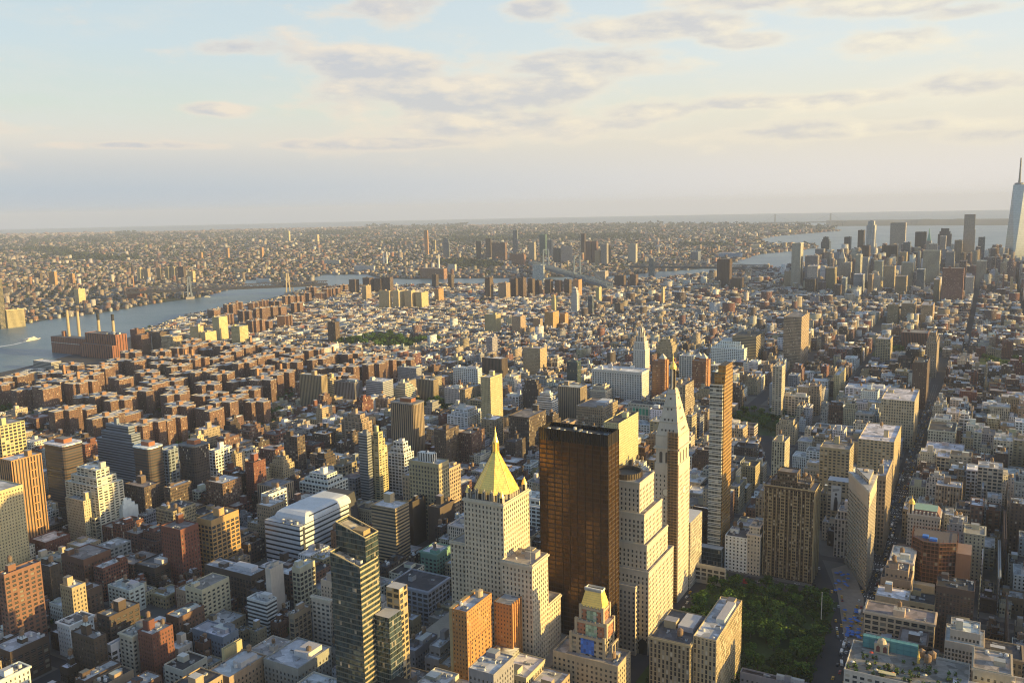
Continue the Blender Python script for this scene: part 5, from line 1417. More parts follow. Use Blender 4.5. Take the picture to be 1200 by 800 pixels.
# plaza and Broadway cut
BW = [(street(26)-60, 48), (street(23)+6, 108), (street(14), 345), (street(8), 330), (4600, -60)]
def near_bway(s, t):
    for (a0, b0), (a1, b1) in zip(BW, BW[1:]):
        if a0-20 <= s <= a1+20:
            tt = b0+(b1-b0)*(s-a0)/(a1-a0)
            if abs(t-tt) < 17: return True
    return False
pz = [at(974, 668), at(996, 662), at(1012, 702), at(1012, 760), at(990, 756), at(982, 700)]
b = MB(); b.face([(p[0], p[1], 1.80) for p in pz]); o = struct('plaza', b, MPLAZA)
if o.data.polygons[0].normal.z < 0: o.data.flip_normals()
bw = MB(); R4 = []
for (a0, b0), (a1, b1) in zip(BW, BW[1:]): bw.face([(*grid(a0, b0-10), 1.76), (*grid(a1, b1-10), 1.76), (*grid(a1, b1+10), 1.76), (*grid(a0, b0+10), 1.76)])
o = struct('diagonal_road', bw, MASPH)
for p in o.data.polygons: pass
# pavement kerbs around blocks near enough to see
pv = MB(); pv.st((.2, .2, .2))
for n_ in range(31, 8, -1):
    sa, sb = street(n_)+5.5, street(n_-1)-5.5
    for ta, tb in zip(AVES[2:9], AVES[3:10]):
        ha = 11 if ta != 215 else 9
        a, c = ta+ha, tb-11
        if ta == 71 and street(26)-5 < (sa+sb)/2 < street(23): continue
        pv.prism([tuple(grid(sb, a)), tuple(grid(sb, c)), tuple(grid(sa, c)), tuple(grid(sa, a))], 1.6, 1.74)
struct('pavement', pv, MPAVE)
mk = MB()
for (t_, w_) in ((71, 3.4), (71, 0), (71, -3.4)):
    s_ = street(26)
    while s_ < street(10): mk.face([(*grid(s_+3, t_+w_-.12), 1.612), (*grid(s_+3, t_+w_+.12), 1.612), (*grid(s_, t_+w_+.12), 1.612), (*grid(s_, t_+w_-.12), 1.612)]); s_ += 9
for n_ in (25, 24, 23, 22, 21, 20, 19, 18):
    for off in (-8, 6):
        for k in range(9): t_ = 61+k*2.3; s_ = street(n_)+off; mk.face([(*grid(s_+2.6, t_), 1.614), (*grid(s_+2.6, t_+.9), 1.614), (*grid(s_, t_+.9), 1.614), (*grid(s_, t_), 1.614)])
struct('road_markings', mk, MWHITE)

# ------------------------------------------------------------------ ordinary buildings on their lots
r3 = random.Random(33)
def zone(s, t):
    if s < 820:
        if t < 215: return 38, 9, .06, (48, 60)
        if t < 475: return 36, 9, .12, (45, 62)
        if t < 815: return 23, 8, .10, (36, 52)
        return 25, 9, .08, (40, 52)
    if s < 1519:
        if t < 215: return 38, 9, .05, (46, 58)
        if t < 475: return 34, 9, .05, (42, 55)
        if t < 1025: return 21, 6, .07, (32, 48)
        return 18, 5, .02, (26, 32)
    if s < 2720:
        if t < 71: return 19, 5, .05, (28, 44)
        if t < 475: return 27, 8, .06, (36, 50)
        return 16.5, 3.2, .09, (22, 42)
    if s < 3700:
        if t < 475: return 24, 6, .06, (32, 50)
        return 17, 4.5, .10, (24, 48)
    if t < 700: return (34, 13, .15, (50, 80)) if s < 4000 else (46, 18, .30, (70, 130))
    return 22, 6, .08, (30, 50)
def pal(s, t, h):
    if s < 1600 and t < 475: return r3.choices(['tan', 'buff', 'cream', 'pale', 'stone', 'brick', 'brown', 'white', 'grey', 'umber'], [13, 13, 17, 18, 12, 6, 7, 15, 5, 5])[0]
    if t < 71: return r3.choices(['brick', 'red', 'brown', 'tan', 'pale', 'white', 'umber', 'buff'], [16, 8, 15, 12, 10, 9, 12, 12])[0]
    return r3.choices(['brick', 'red', 'brown', 'umber', 'tan', 'buff', 'pale', 'white', 'grey', 'cream'], [16, 9, 15, 10, 12, 9, 9, 9, 7, 6])[0]
for s_, t_ in GREENS: TAKEN.append((s_-24, s_+24, t_-24, t_+24))
LOTS = []
n_ = 31
while n_ > -34:
    sa, sb = street(n_)+9, street(n_-1)-9
    if n_ < 0: sa, sb = street(n_)+6, street(n_-1)-6
    if n_ < 7: AV2 = [-770, -565, -390, -240, -105, 32, 150, 268, 395, 530, 665, 800, 945, 1090, 1240]
    else: AV2 = AVES
    for ta, tb in zip(AV2[1:], AV2[2:] + []):  # westernmost blocks are unseen, added to cast shade eastward
        a, c = (ta+14, tb-14) if n_ >= 7 else (ta+8, tb-8)
        if sa > 1519 and 475 <= ta < 605: pass
        if tb-ta < 160 and r3.random() < .25: pass
        for side in (0, 1):
            t_ = a
            while t_ < c-6:
                wl = r3.uniform(7, 14) if (sa > 1519 and ta > 400) else r3.uniform(9, 28)
                if n_ < 0: wl = r3.uniform(12, 34)
                wl = min(wl, c-t_); 
                if c-t_-wl < 6: wl = c-t_
                mean, sd, pt_, tr_ = zone(sa, t_)
                h = max(9, r3.gauss(mean, sd))
                if r3.random() < pt_ and wl > 11: h = r3.uniform(*tr_)
                dp = r3.uniform(21, 30.5) if wl > 9 else r3.uniform(14, 22)
                s0, s1 = (sa, sa+dp) if side == 0 else (sb-dp, sb)
                LOTS.append([s0, s1, t_+.05, t_+wl-.05, h]); t_ += wl
    n_ -= 1
# the last avenue to the river
def ok(l):
    s0, s1, t0, t1, h = l
    if taken(s0, s1, t0, t1, .4) or near_bway((s0+s1)/2, (t0+t1)/2) or near_bway((s0+s1)/2, t0) or near_bway((s0+s1)/2, t1): return False
    for s_, t_ in ((s0, t0), (s1, t1), (s0, t1), (s1, t0)):
        if not inside(MAN, *grid(s_, t_)): return False
    return True
extra = []
for s_ in np.arange(300, 5200, 34):
    for t_ in np.arange(1245, 2900, 22):
        if t_ > 1500+max(0, s_-900)*.55 and s_ < 1700: continue
        mean, sd, pt_, tr_ = zone(s_, t_); extra.append([s_+r3.uniform(0, 4), s_+27, t_, t_+21-r3.uniform(0, 4), max(8, r3.gauss(mean*.85, sd))])
SEENF = lambda l: (lambda q: -60 < q[0] < 1260 and q[2] > 0)(pr((*grid((l[0]+l[1])/2, (l[2]+l[3])/2), l[4])))
def trim_lot(l):
    s0, s1, t0, t1, h = l
    for a in TAKEN:
        if s0 < a[1] and s1 > a[0] and t0 < a[3] and t1 > a[2]:
            # shrink the lot to what the neighbour leaves
            c = [(s0, min(s1, a[0]-.3), t0, t1), (max(s0, a[1]+.3), s1, t0, t1), (s0, s1, t0, min(t1, a[2]-.3)), (s0, s1, max(t0, a[3]+.3), t1)]
            c = max(c, key=lambda q: max(0, q[1]-q[0])*max(0, q[3]-q[2]))
            if c[1]-c[0] < 7 or c[3]-c[2] < 6: return None
            s0, s1, t0, t1 = c
    return [s0, s1, t0, t1, h]
LOTS = [m for m in (trim_lot(l) for l in LOTS+extra) if m and ok(m)]
# back lots and gaps that the measured buildings leave over
from collections import defaultdict
GB = defaultdict(list)
for l in LOTS:
    for i in range(int(l[0]//60), int(l[1]//60)+1):
        for j in range(int(l[2]//60), int(l[3]//60)+1): GB[i, j].append(l)
def free(s0, s1, t0, t1):
    for i in range(int(s0//60), int(s1//60)+1):
        for j in range(int(t0//60), int(t1//60)+1):
            for a in GB[i, j]:
                if s0 < a[1]+.3 and s1 > a[0]-.3 and t0 < a[3]+.3 and t1 > a[2]-.3: return False
    return True
n_ = 31
while n_ > 2:
    sa, sb = street(n_)+9, street(n_-1)-9
    for ta, tb in zip(AVES[2:], AVES[3:]):
        for _ in range(150):
            q = r3.choice((9, 13, 18)); s_, t_ = r3.uniform(sa, sb-q), r3.uniform(ta+14, tb-14-q); l = [s_, s_+q*r3.uniform(.9, 1.3), t_, t_+q, r3.uniform(9, 20)]
            if l[1] <= sb and free(*l[:4]) and ok(l):
                LOTS.append(l)
                for i in range(int(l[0]//60), int(l[1]//60)+1):
                    for j in range(int(l[2]//60), int(l[3]//60)+1): GB[i, j].append(l)
    n_ -= 1
# low in front of what the photograph shows lit down low: a lot may not hide a measured landmark's lower storeys
CLEAR = [(830, 990, 745, 30), (975, 1110, 640, 30), (690, 830, 760, 26), (500, 660, 790, 30), (380, 470, 800, 30), (305, 420, 668, 20)]
vis = []
for l in LOTS:
    s0, s1, t0, t1, h = l; P = (*grid((s0+s1)/2, (t0+t1)/2), h); x, y, z = pr(P)
    l.append((x, y, z))
# pixels as seen: what no ray reaches stays in the mass
from mathutils.bvhtree import BVHTree
V, F = [], []
def addbox(s0, s1, t0, t1, h):
    i = len(V)
    for z in (0, h):
        for s_, t_ in ((s0, t0), (s0, t1), (s1, t1), (s1, t0)): g = grid(s_, t_); V.append((g[0], g[1], z))
    F.extend([(i, i+1, i+5, i+4), (i+1, i+2, i+6, i+5), (i+2, i+3, i+7, i+6), (i+3, i, i+4, i+7), (i+4, i+5, i+6, i+7)])
for l in LOTS: addbox(*l[:5])
for o in list(scene.objects):
    if o.parent is None and o.type == 'EMPTY':
        for ch in o.children:
            if ch.type == 'MESH' and ch.name.split('.')[0] in ('walls', 'curtain_wall', 'podium', 'bronze_body', 'front_volume', 'rear_volume', 'pyramid_roof'):
                c_, s_ = cos(o.rotation_euler[2]), sin(o.rotation_euler[2]); i = len(V); sx = o.scale[0]
                for v in ch.data.vertices:
                    x, y, z = v.co; x *= sx; y *= sx; V.append((o.location[0]+c_*x-s_*y, o.location[1]+s_*x+c_*y, z))
                for p in ch.data.polygons:
                    if p.area > 6: F.append(tuple(i+k for k in p.vertices))
bvh = BVHTree.FromPolygons(V, F)
eye = mathutils.Vector(EYE)
def seen(l):
    s0, s1, t0, t1, h = l[:5]; k = 0
    for s_, t_, z in ((.1, .1, 1), (.1, .5, 1), (.1, .9, 1), (.5, .5, 1), (.9, .5, 1), (.0, .5, .9), (.0, .3, .75), (.5, 0, .9), (0, .7, .6)):
        g = grid(s0+(s1-s0)*s_, t0+(t1-t0)*t_); P = mathutils.Vector((g[0], g[1], h*z+.15)); d = P-eye; L = d.length
        hit = bvh.ray_cast(eye, d/L, L-1.2)
        if hit[0] is None: k += 1
    return k
cand = []
for l in LOTS:
    x, y, z = l[5]
    if not (-8 < x < 1208 and 0 < z < 2300 and y < 806): continue
    v = seen(l)
    if v >= 2: cand.append((v*(l[3]-l[2]+6)*(l[4]*.4+8)/z**2, l))
cand.sort(key=lambda q: -q[0])
LOFTS = [l for q, l in cand if l[4] >= 27][:292]
TENS = [l for q, l in cand if l[4] < 27][:292]
MARKS = [('the gilded pyramid tower', 581, 690), ('the bronze glass slab', 690, 700), ('the marble clock tower', 795, 690), ('the needle thin tower', 845, 640), ('the ribbed brown block', 925, 660), ('the wedge shaped tower', 1010, 670), ('the wooded square', 910, 745), ('the netted scaffold', 1095, 690), ('the gold domed turret', 1070, 640), ('the slanted glass tower', 425, 730), ('the curved college block', 360, 650), ('the orange brick tower', 35, 620), ('the black brown tower', 230, 580), ('the big pale stepped block', 110, 610), ('the brick warehouse', 275, 705), ('the setback tower with pavilion', 510, 600), ('the black striped tan tower', 480, 520), ('the tall slender yellow tower', 577, 490), ('the great white office block', 725, 465), ('the farther square', 893, 490), ('the rust brick slab', 30, 720), ('the orange gridded slab', 255, 650), ('the white hospital block', 545, 445), ('the red library', 1070, 405), ('the small wooded square', 522, 470), ('the orange brick slab', 560, 770), ('the bronze striped loft row', 1115, 520), ('the grey glass grid loft', 1135, 610), ('the tower with golden fins', 935, 410), ('the grey ribbed slab', 365, 470), ('the long red house row', 1180, 560), ('the white arched loft', 1015, 470), ('the rooftop terrace', 1060, 790), ('the bluish office block', 430, 460)]
MARKS = [(n, at(x, y)[:2]) for n, x, y in MARKS if n not in ('the bronze striped loft row', 'the long red house row', 'the bluish office block')]
COLS = {}
used = {}
def relabel(l, colour, kind, feat):
    p = grid((l[0]+l[1])/2, (l[2]+l[3])/2)
    i = min(range(len(MARKS)), key=lambda i: np.linalg.norm(MARKS[i][1]-p)); return i, np.linalg.norm(MARKS[i][1]-p), p
def individuals(L, name, kind, group):
    recs = []
    for l in L:
        colour = pal(l[0], l[2], l[4]); feat = r3.choices(['t', 'tt', 'b', 'w', 'd', 'c'], [24, 6, 22, 16, 14, 18])[0]
        i, dist, p = relabel(l, colour, kind, feat); recs.append([l, colour, feat, i, dist])
    groups = {}
    for q in recs: groups.setdefault((q[1], q[2], q[3]), []).append(q)
    FW = dict(t='with water tank', tt='with two tanks', b='with tall bulkhead', w='with white roof', d='with black roof', c='with deep cornice')
    for key, qs in groups.items():
        qs.sort(key=lambda q: q[4])
        for k, q in enumerate(qs):
            l, colour, feat, i, dist = q
            kd = kind.replace('row ', '').replace(' building', ''); lab = f'{CW[colour]} {kd} {FW[feat]}, {ORD[k]} out from {MARKS[i][0]}' if len(qs) > 1 else f'{CW[colour]} {kd} {FW[feat]}, only one near {MARKS[i][0]}'
            r = random.Random(int(l[0]*7+l[2]*13))
            s0, s1, t0, t1, h = l[:5]; root, w_, d_ = place(s0, s1, t0, t1, name, lab.replace('golden lit', 'golden'), kind, group)
            a, b, c, e = -w_/2, -d_/2, w_/2, d_/2; col = jit(CC[colour], .12, r)
            win = r.choice(['p', 'q', 'f', 'g', 'p', 'V', 'x'] if h > 27 else ['p', 's', 'p', 'x', 'q'])
            W_ = WW[win]; win = (W_[0]*r.uniform(.85, 1.2), W_[1]*r.uniform(.95, 1.1), W_[2]*r.uniform(.85, 1.1), W_[3]*r.uniform(.9, 1.08), W_[4], W_[5])
            rc = {'w': (.55, .55, .55), 'd': (.045, .045, .048)}.get(feat) or jit(r.choice(ROOFS), .15, r)
            rects = [(a, b, c, e, 0, h)]
            if h > 30 and r.random() < .3 and w_ > 12: rects = [(a, b, c, e, 0, h-7), (a+w_*.12, b+d_*.12, c-w_*.12, e-d_*.15, h-7, h)]
            # blank party walls show on most sides
            zx, zy, zz = l[5]
            tr = (jit(col, .15, r), .9, .8, 1.5) if feat == 'c' else None
            real = None
            if zz < 900 and h > 12: real = (win[0], win[1], min(.7, win[2]), win[3])
            shell(root, rects, col, win, rc, MF, real if zz < 760 else None, tr, r.uniform(.7, 1.3))
            R_ = rects[-1]
            if R_[2]-R_[0] > 5.5 and R_[3]-R_[1] > 5.5: clutter(root, *R_[:4], h, col, r, feat.count('t'), feat == 'b', (r.randint(3, 8) if zz < 1000 else r.randint(1, 4)) if zz < 1500 else 1, r.uniform(6, 9) if feat == 'b' else None)
individuals(LOFTS, 'loft_building', 'loft building', 'ordinary loft buildings')
individuals(TENS, 'row_house', 'row house', 'low row houses')

# ------------------------------------------------------------------ the mass of farther buildings
def mass(name, arr, seed):
    """arr: rows x, y, rz, w, d, z0, z1, r, g, b, rr, rg, rb, pu, pv, fu, fv"""
    A = np.array(arr, np.float64); n = len(A); rs = np.random.RandomState(seed)
    c, s = np.cos(A[:, 2]), np.sin(A[:, 2]); v = np.zeros((n, 8, 3))
    for k, (sx, sy) in enumerate(((-1, -1), (1, -1), (1, 1), (-1, 1))):
        lx, ly = sx*A[:, 3]/2, sy*A[:, 4]/2
        for zi, off in ((5, 0), (6, 4)): v[:, k+off, 0] = A[:, 0]+c*lx-s*ly; v[:, k+off, 1] = A[:, 1]+s*lx+c*ly; v[:, k+off, 2] = A[:, zi]
    fi = np.array([(0, 1, 5, 4), (1, 2, 6, 5), (2, 3, 7, 6), (3, 0, 4, 7), (4, 5, 6, 7)])
    f = (fi[None]+(np.arange(n)*8)[:, None, None]).reshape(-1, 4)
    me = bpy.data.meshes.new(name); me.vertices.add(n*8); me.vertices.foreach_set('co', v.astype(np.float32).ravel())
    me.loops.add(n*20); me.loops.foreach_set('vertex_index', f.astype(np.int32).ravel()); me.polygons.add(n*5)
    me.polygons.foreach_set('loop_start', np.arange(n*5, dtype=np.int32)*4)
    me.materials.append(MF); me.materials.append(MR)
    mi = np.zeros((n, 5), np.int32); mi[:, 4] = 1; me.polygons.foreach_set('material_index', mi.ravel())
    uv = np.zeros((n, 5, 4, 2)); u0 = rs.randint(0, 900, n)*A[:, 13]
    for k, L in enumerate((A[:, 3], A[:, 4], A[:, 3], A[:, 4])):
        nb = np.maximum(1, np.round(L/A[:, 13]))*A[:, 13]
        uv[:, k, 0, 0] = u0; uv[:, k, 3, 0] = u0; uv[:, k, 1, 0] = u0+nb; uv[:, k, 2, 0] = u0+nb
        uv[:, k, 0, 1] = A[:, 5]; uv[:, k, 1, 1] = A[:, 5]; uv[:, k, 2, 1] = A[:, 6]; uv[:, k, 3, 1] = A[:, 6]
    l = me.uv_layers.new(name='uv'); l.data.foreach_set('uv', uv.astype(np.float32).ravel())
    col = np.ones((n, 5, 4)); col[:, :4, :3] = A[:, None, 7:10]; col[:, 4, :3] = A[:, 10:13]
    wp = np.zeros((n, 5, 4)); wp[:] = A[:, None, 13:17]; gc = np.zeros((n, 5, 4)); gc[:] = (.05, .052, .055, .15)
    for nm, d in (('col', col), ('wp', wp), ('gc', gc)): me.attributes.new(nm, 'FLOAT_COLOR', 'FACE').data.foreach_set('color', d.astype(np.float32).ravel())
    me.update(); me.validate(); o = link(name, me); o['kind'] = 'stuff'; return o
ids = set(id(l) for l in LOFTS+TENS); rows_ = []
def mrow(x, y, rz, w_, d_, z0, z1, c, rc, W_): return (x, y, rz, w_, d_, z0, z1, *c, *rc, W_[0], W_[1], W_[2], W_[3])
for l in LOTS:
    if id(l) in ids: continue
    s0, s1, t0, t1, h = l[:5]; p = grid((s0+s1)/2, (t0+t1)/2); c = jit(CC[pal(s0, t0, h)], .15, r3); rc = jit(r3.choice(ROOFS), .2, r3); W_ = WW[r3.choice('ppsxqf')]
    rows_.append(mrow(p[0], p[1], -TH, t1-t0, s1-s0, 0, h, c, rc, W_))
    for _ in range(r3.choice((0, 1, 1, 2))):
        q = grid(s0+(s1-s0)*r3.uniform(.2, .8), t0+(t1-t0)*r3.uniform(.2, .8)); rows_.append(mrow(q[0], q[1], -TH, r3.uniform(2, 5), r3.uniform(2, 5), h, h+r3.uniform(2, 5.5), jit(r3.choice([c, (.4, .3, .2), (.5, .48, .45)]), .1, r3), jit(r3.choice(ROOFS), .2, r3), WW['b']))
mass('city_blocks', rows_, 3)
rows_ = []; rB = random.Random(5); trees_ = []
PALB = [(.24, .115, .075), (.17, .10, .07), (.36, .28, .19), (.45, .36, .24), (.55, .50, .42), (.30, .27, .25), (.10, .085, .075), (.62, .60, .56), (.38, .20, .11)]
def bk_ok(x, y): return inside(BKN, x, y)
tries = 0
while len(rows_) < 33000 and tries < 120000:
    tries += 1; az = rB.uniform(-34, 23); d = 2300*math.exp(rB.uniform(0, 1)**.85*math.log(11.0)); a_ = radians(180+az)
    x, y = EYE[0]+d*sin(a_), EYE[1]+d*cos(a_)
    cx_, cy2 = floor(x/1700+.35*sin(y/1500)), floor(y/1900+.3*sin(x/1300)); ang = ((cx_*7+cy2*13) % 11)*.142
    ca, sa_ = cos(ang), sin(ang); lu, lv = x*ca+y*sa_, -x*sa_+y*ca; pit = 84 if d < 9000 else 130
    lu = floor(lu/pit)*pit+(rB.random() < .5)*pit*.42
    if (lv % 230) < 22: continue
    x, y = lu*ca-lv*sa_, lu*sa_+lv*ca
    if not bk_ok(x, y): continue
    px, py, _ = pr((x, y, 0))
    green = sin(x/900+1.3*sin(y/1300))*sin(y/1100+1.1*sin(x/700))
    if green > .93 or (520 < px < 750 and 9800 < d < 11300): 
        trees_.append((x, y, d)); continue
    sz = max(11, d*.0029); w_ = max(10, min(24, sz*.85)); d_ = min(60, sz*rB.uniform(1.0, 2.6))
    h = rB.uniform(7, 14)+d*.0004*rB.random()
    u = rB.random()
    if u < .025: h = rB.uniform(22, 48); w_ = max(16, d*.003); d_ = w_*.8
    elif u < .09: h = rB.uniform(14, 24); w_ *= 1.4
    c = jit(tuple(v*.6+.018 for v in rB.choice(PALB)), .25, rB)
    rows_.append(mrow(x, y, ang, w_, d_, 0, h, c, jit(rB.choice([(.16, .15, .14), (.24, .23, .22), (.10, .095, .09), (.34, .33, .32), (.20, .14, .11)]), .25, rB), WW['p'] if d < 5000 else (w_, 3.6, .0, .0)))
mass('far_city', rows_, 9)

# ------------------------------------------------------------------ trees
def crown_mesh(seed, n=420, R=5.2, H=8.5, q=.62):
    r = random.Random(seed); m = MB(); lobes = [(r.uniform(-.55, .55)*R, r.uniform(-.55, .55)*R, H*.62+r.uniform(-.22, .3)*H, R*r.uniform(.34, .62)) for _ in range(9)]
    for i in range(n):
        lx, ly, lz, lr = r.choice(lobes)
        a, zc = r.uniform(0, 2*pi), r.uniform(-.75, 1); rr = lr*(r.uniform(.35, 1)**.5); k = sqrt(max(0, 1-zc*zc))
        x, y, z = lx+rr*k*cos(a), ly+rr*k*sin(a), lz+rr*zc*.8
        u = np.array((r.gauss(0, 1), r.gauss(0, 1), r.gauss(0, .5))); u /= np.linalg.norm(u); v = np.cross(u, (r.gauss(0, 1), r.gauss(0, 1), r.gauss(0, 1))); v /= np.linalg.norm(v)
        s = q*r.uniform(.6, 1.4); P = np.array((x, y, z)); g = r.random()
        m.st((.03+.055*g, .068+.085*g, .014+.012*g)); m.face([tuple(P-u*s-v*s*.6), tuple(P+u*s-v*s*.6), tuple(P+u*s*.7+v*s*.6), tuple(P-u*s*.7+v*s*.6)])
    return m.mesh('crown', MLEAF)
CR = [crown_mesh(k) for k in range(7)]
tm = MB()
tm.bar((0, 0, 0), (0, 0, 3.4), .34, .24, 7)
for a in (0, 2.1, 4.2): tm.bar((0, 0, 3.2), (1.7*cos(a), 1.7*sin(a), 6.0), .18, .07, 5)
TRUNK = tm.mesh('trunk', MBARK)
r4 = random.Random(44); TN = [0]
def tree(x, y, sc, lab, group, z=1.7):
    TN[0] += 1
    o = empty('tree', (x, y, z), r4.uniform(0, 6.28), lab, 'tree', group); o.scale = (sc*r4.uniform(.9, 1.15), sc*r4.uniform(.9, 1.15), sc*r4.uniform(.9, 1.15))
    link('trunk', TRUNK, o); link('crown', CR[r4.randrange(7)], o); return o
def grove(rect, n, lab, group, smin=.8, smax=1.3, gap=7.5):
    s0, s1, t0, t1 = rect; pts = []; k = 0
    while len(pts) < n and k < 6000:
        k += 1; s_, t_ = r4.uniform(s0+3, s1-3), r4.uniform(t0+3, t1-3)
        if all((s_-a)**2+(t_-b)**2 > gap**2 for a, b in pts): pts.append((s_, t_))
    for s_, t_ in pts: p = grid(s_, t_); tree(p[0], p[1], r4.uniform(smin, smax), lab, group)
grove((SQ[0], SQ[1], SQ[2]-2, SQ[3]), 165, 'full green tree in the wooded square below the clock tower', 'trees of the wooded square', .9, 1.5, 8.0)
grove(UN, 34, 'green tree in the farther square beyond the needle thin tower', 'trees of the farther square', 1.1, 1.7, 11)
grove(GR, 34, 'dark green tree in the small square between hospital and apartment towers', 'trees of the small square', 1.1, 1.7, 10)
grove(TO, 60, 'dark green tree in the big park amid low brick streets', 'trees of the big park', 1.6, 2.4, 16)
grove(WS, 18, 'tree in front of the red library', 'trees by the library', 1.2, 1.8, 12)
grove(JS, 26, 'tree in the park with the green roofed hall at the frame edge', 'trees at the frame edge park', 1.3, 1.9, 14)
def tuft(name, pts, seed, colr, nq=16):
    r = random.Random(seed); m = MB()
    for x, y, z, R in pts:
        for _ in range(nq):
            a, zc = r.uniform(0, 2*pi), r.uniform(-.3, 1); k = sqrt(max(0, 1-zc*zc)); P = np.array((x+R*k*cos(a)*r.uniform(.4, 1), y+R*k*sin(a)*r.uniform(.4, 1), z+R*.55+R*.6*zc))
            u = np.array((r.gauss(0, 1), r.gauss(0, 1), r.gauss(0, .6))); u /= np.linalg.norm(u); v = np.cross(u, (r.gauss(0, 1), r.gauss(0, 1), r.gauss(0, 1))); v /= np.linalg.norm(v); s = R*r.uniform(.25, .5); g = r.random()
            m.st((colr[0]*(.6+.8*g), colr[1]*(.6+.8*g), colr[2]*(.6+.8*g))); m.face([tuple(P-u*s-v*s*.6), tuple(P+u*s-v*s*.6), tuple(P+u*s+v*s*.6), tuple(P-u*s+v*s*.6)])
    o = m.build(name, MLEAF); o['kind'] = 'stuff'
ct = []
for s_, t_ in COURTS:
    for _ in range(16): p = grid(s_+r4.uniform(-36, 36), t_+r4.uniform(-36, 36)); ct.append((p[0], p[1], 1.6, r4.uniform(5, 9)))
for s_, t_ in GREENS:
    for _ in range(34): p = grid(s_+r4.uniform(-30, 30), t_+r4.uniform(-30, 30)); ct.append((p[0], p[1], 1.6, r4.uniform(5, 9)))
for i in range(260):
    f = r4.random(); px = 160+190*f; py = 392-(px-160)*.235+r4.uniform(-3, 4); p = at(px, py); ct.append((p[0], p[1], 1.6, r4.uniform(5, 9)))
for l in LOTS[::3]:
    if 1 and l[2] > 475 and l[0] < 3000: p = grid(l[1]+r4.uniform(1, 5), r4.uniform(l[2], l[3])); ct.append((p[0], p[1], 1.6, r4.uniform(3.5, 6.5)))
for px, py, n_, sp_ in ((812, 352, 60, 60), (795, 362, 40, 50), (690, 390, 20, 40), (430, 366, 40, 60), (1040, 420, 10, 30), (560, 356, 40, 60), (620, 395, 20, 60)):
    G = at(px, py)
    for _ in range(n_): q = r4.gauss(0, sp_); ct.append((G[0]+q*AV[0]+r4.gauss(0, 14), G[1]+q*AV[1]+r4.gauss(0, 14), 1.6, r4.uniform(6, 10)))
tuft('court_foliage', ct, 1, (.055, .10, .028))
bt = [(x, y, 1.8, d*.0026*r4.uniform(.6, 1.3)) for x, y, d in trees_]
for _ in range(17000):
    az = r4.uniform(-34, 23); d = 2300*math.exp(r4.uniform(0, 1)*math.log(8.0)); a_ = radians(180+az); x, y = EYE[0]+d*sin(a_), EYE[1]+d*cos(a_)
    if inside(BKN, x, y): bt.append((x, y, 1.8, d*.0021*r4.uniform(.5, 1.4)))
tuft('far_foliage', bt, 2, (.036, .052, .02), 6)

# ------------------------------------------------------------------ bridges
def suspension(name, label, A, B, ta, tb, deck, th, mat_t, sag=.5, tw=24, colr=(.24, .26, .29), end_sag=True, pair=None, pcol=(.24, .26, .29)):
    """A, B: ends of the deck on the ground; ta, tb: tower places along it (0..1)."""
    A = np.array(A[:2]); B = np.array(B[:2]); d = B-A; L = np.linalg.norm(d); u = d/L; nrm = np.array((-u[1], u[0]))
    root = empty(name, (A[0], A[1], 0), atan2(u[1], u[0]), label, 'bridge')
    m = MB(); m.st(tuple(v*.55 for v in pcol)); m.box(0, -tw/2, deck-8, L, tw/2, deck+3); m.build('deck', MP, root)
    m = MB(); m.st((.24, .22, .2)); n = int(L/70)
    for k in range(1, n):
        x = L*k/n
        if x < L*ta-20 or x > L*tb+20: m.box(x-2, -tw/2, 0, x+2, tw/2, deck-6)
    tr = m.build('trestle', MP, root)
    if tr: tr['kind'] = 'stuff'
    th_ = 14 if th < 150 else 9
    m = MB(); m.st(pcol); n = int(L/26)
    for sy in (-tw/2, tw/2):
        m.bar((0, sy, deck+th_), (L, sy, deck+th_), 1.6)
        for k in range(n): x0, x1 = L*k/n, L*(k+1)/n; m.bar((x0, sy, deck), ((x0+x1)/2, sy, deck+th_), 1.3); m.bar(((x0+x1)/2, sy, deck+th_), (x1, sy, deck), 1.3); m.bar((x0, sy, deck), (x0, sy, deck+th_), 1.2)
    m.build('truss', MP, root)
    for q, cl in ((ta, colr), (tb, pair or colr)):
        x = L*q; m = MB(); m.st(cl)
        for sy in (-tw/2-1.5, tw/2+1.5):
            for sx in (-5, 5): m.bar((x+sx*1.7, sy*1.15, 0), (x+sx*.7, sy, th), 4.2, 3.4)
        for z in (deck+14, deck+38, th-6): m.box(x-3.5, -tw/2-2.5, z, x+3.5, tw/2+2.5, z+6)
        m.bar((x, -tw/2, deck+16), (x, tw/2, deck+38), 1.2); m.bar((x, tw/2, deck+16), (x, -tw/2, deck+38), 1.2)
        m.build('tower', MP, root)
        m = MB(); m.st((.38, .34, .28)); m.box(x-16, -tw/2-8, 0, x+16, tw/2+8, 9); m.build('pier', MP, root)
    def cab(x):
        a, b = L*ta, L*tb
        if x < a: f = x/a; return deck+2+(th-deck-2)*f**1.6
        if x > b: f = (L-x)/(L-b); return deck+2+(th-deck-2)*f**1.6
        f = (x-a)/(b-a)*2-1; return deck+5+(th-deck-5)*f*f
    for sy in (-tw/2-1, tw/2+1):
        m = MB(); m.st(pcol); n = 40; X_ = [L*k/n for k in range(n+1)]
        for x0, x1 in zip(X_, X_[1:]): m.bar((x0, sy, cab(x0)), (x1, sy, cab(x1)), .8)
        for x in X_[1:-1]: m.bar((x, sy, deck), (x, sy, cab(x)), .25)
        m.build('cable', MP, root)
    for k in range(1, 9):
        for f in (ta*k/9, tb+(1-tb)*k/9):
            pass
    return root
E1 = at(223, 350); E2 = at(338, 345); dv = E2-E1; A_ = E1-dv*.62; B_ = E2+dv*.42
tot = 1+.62+.42
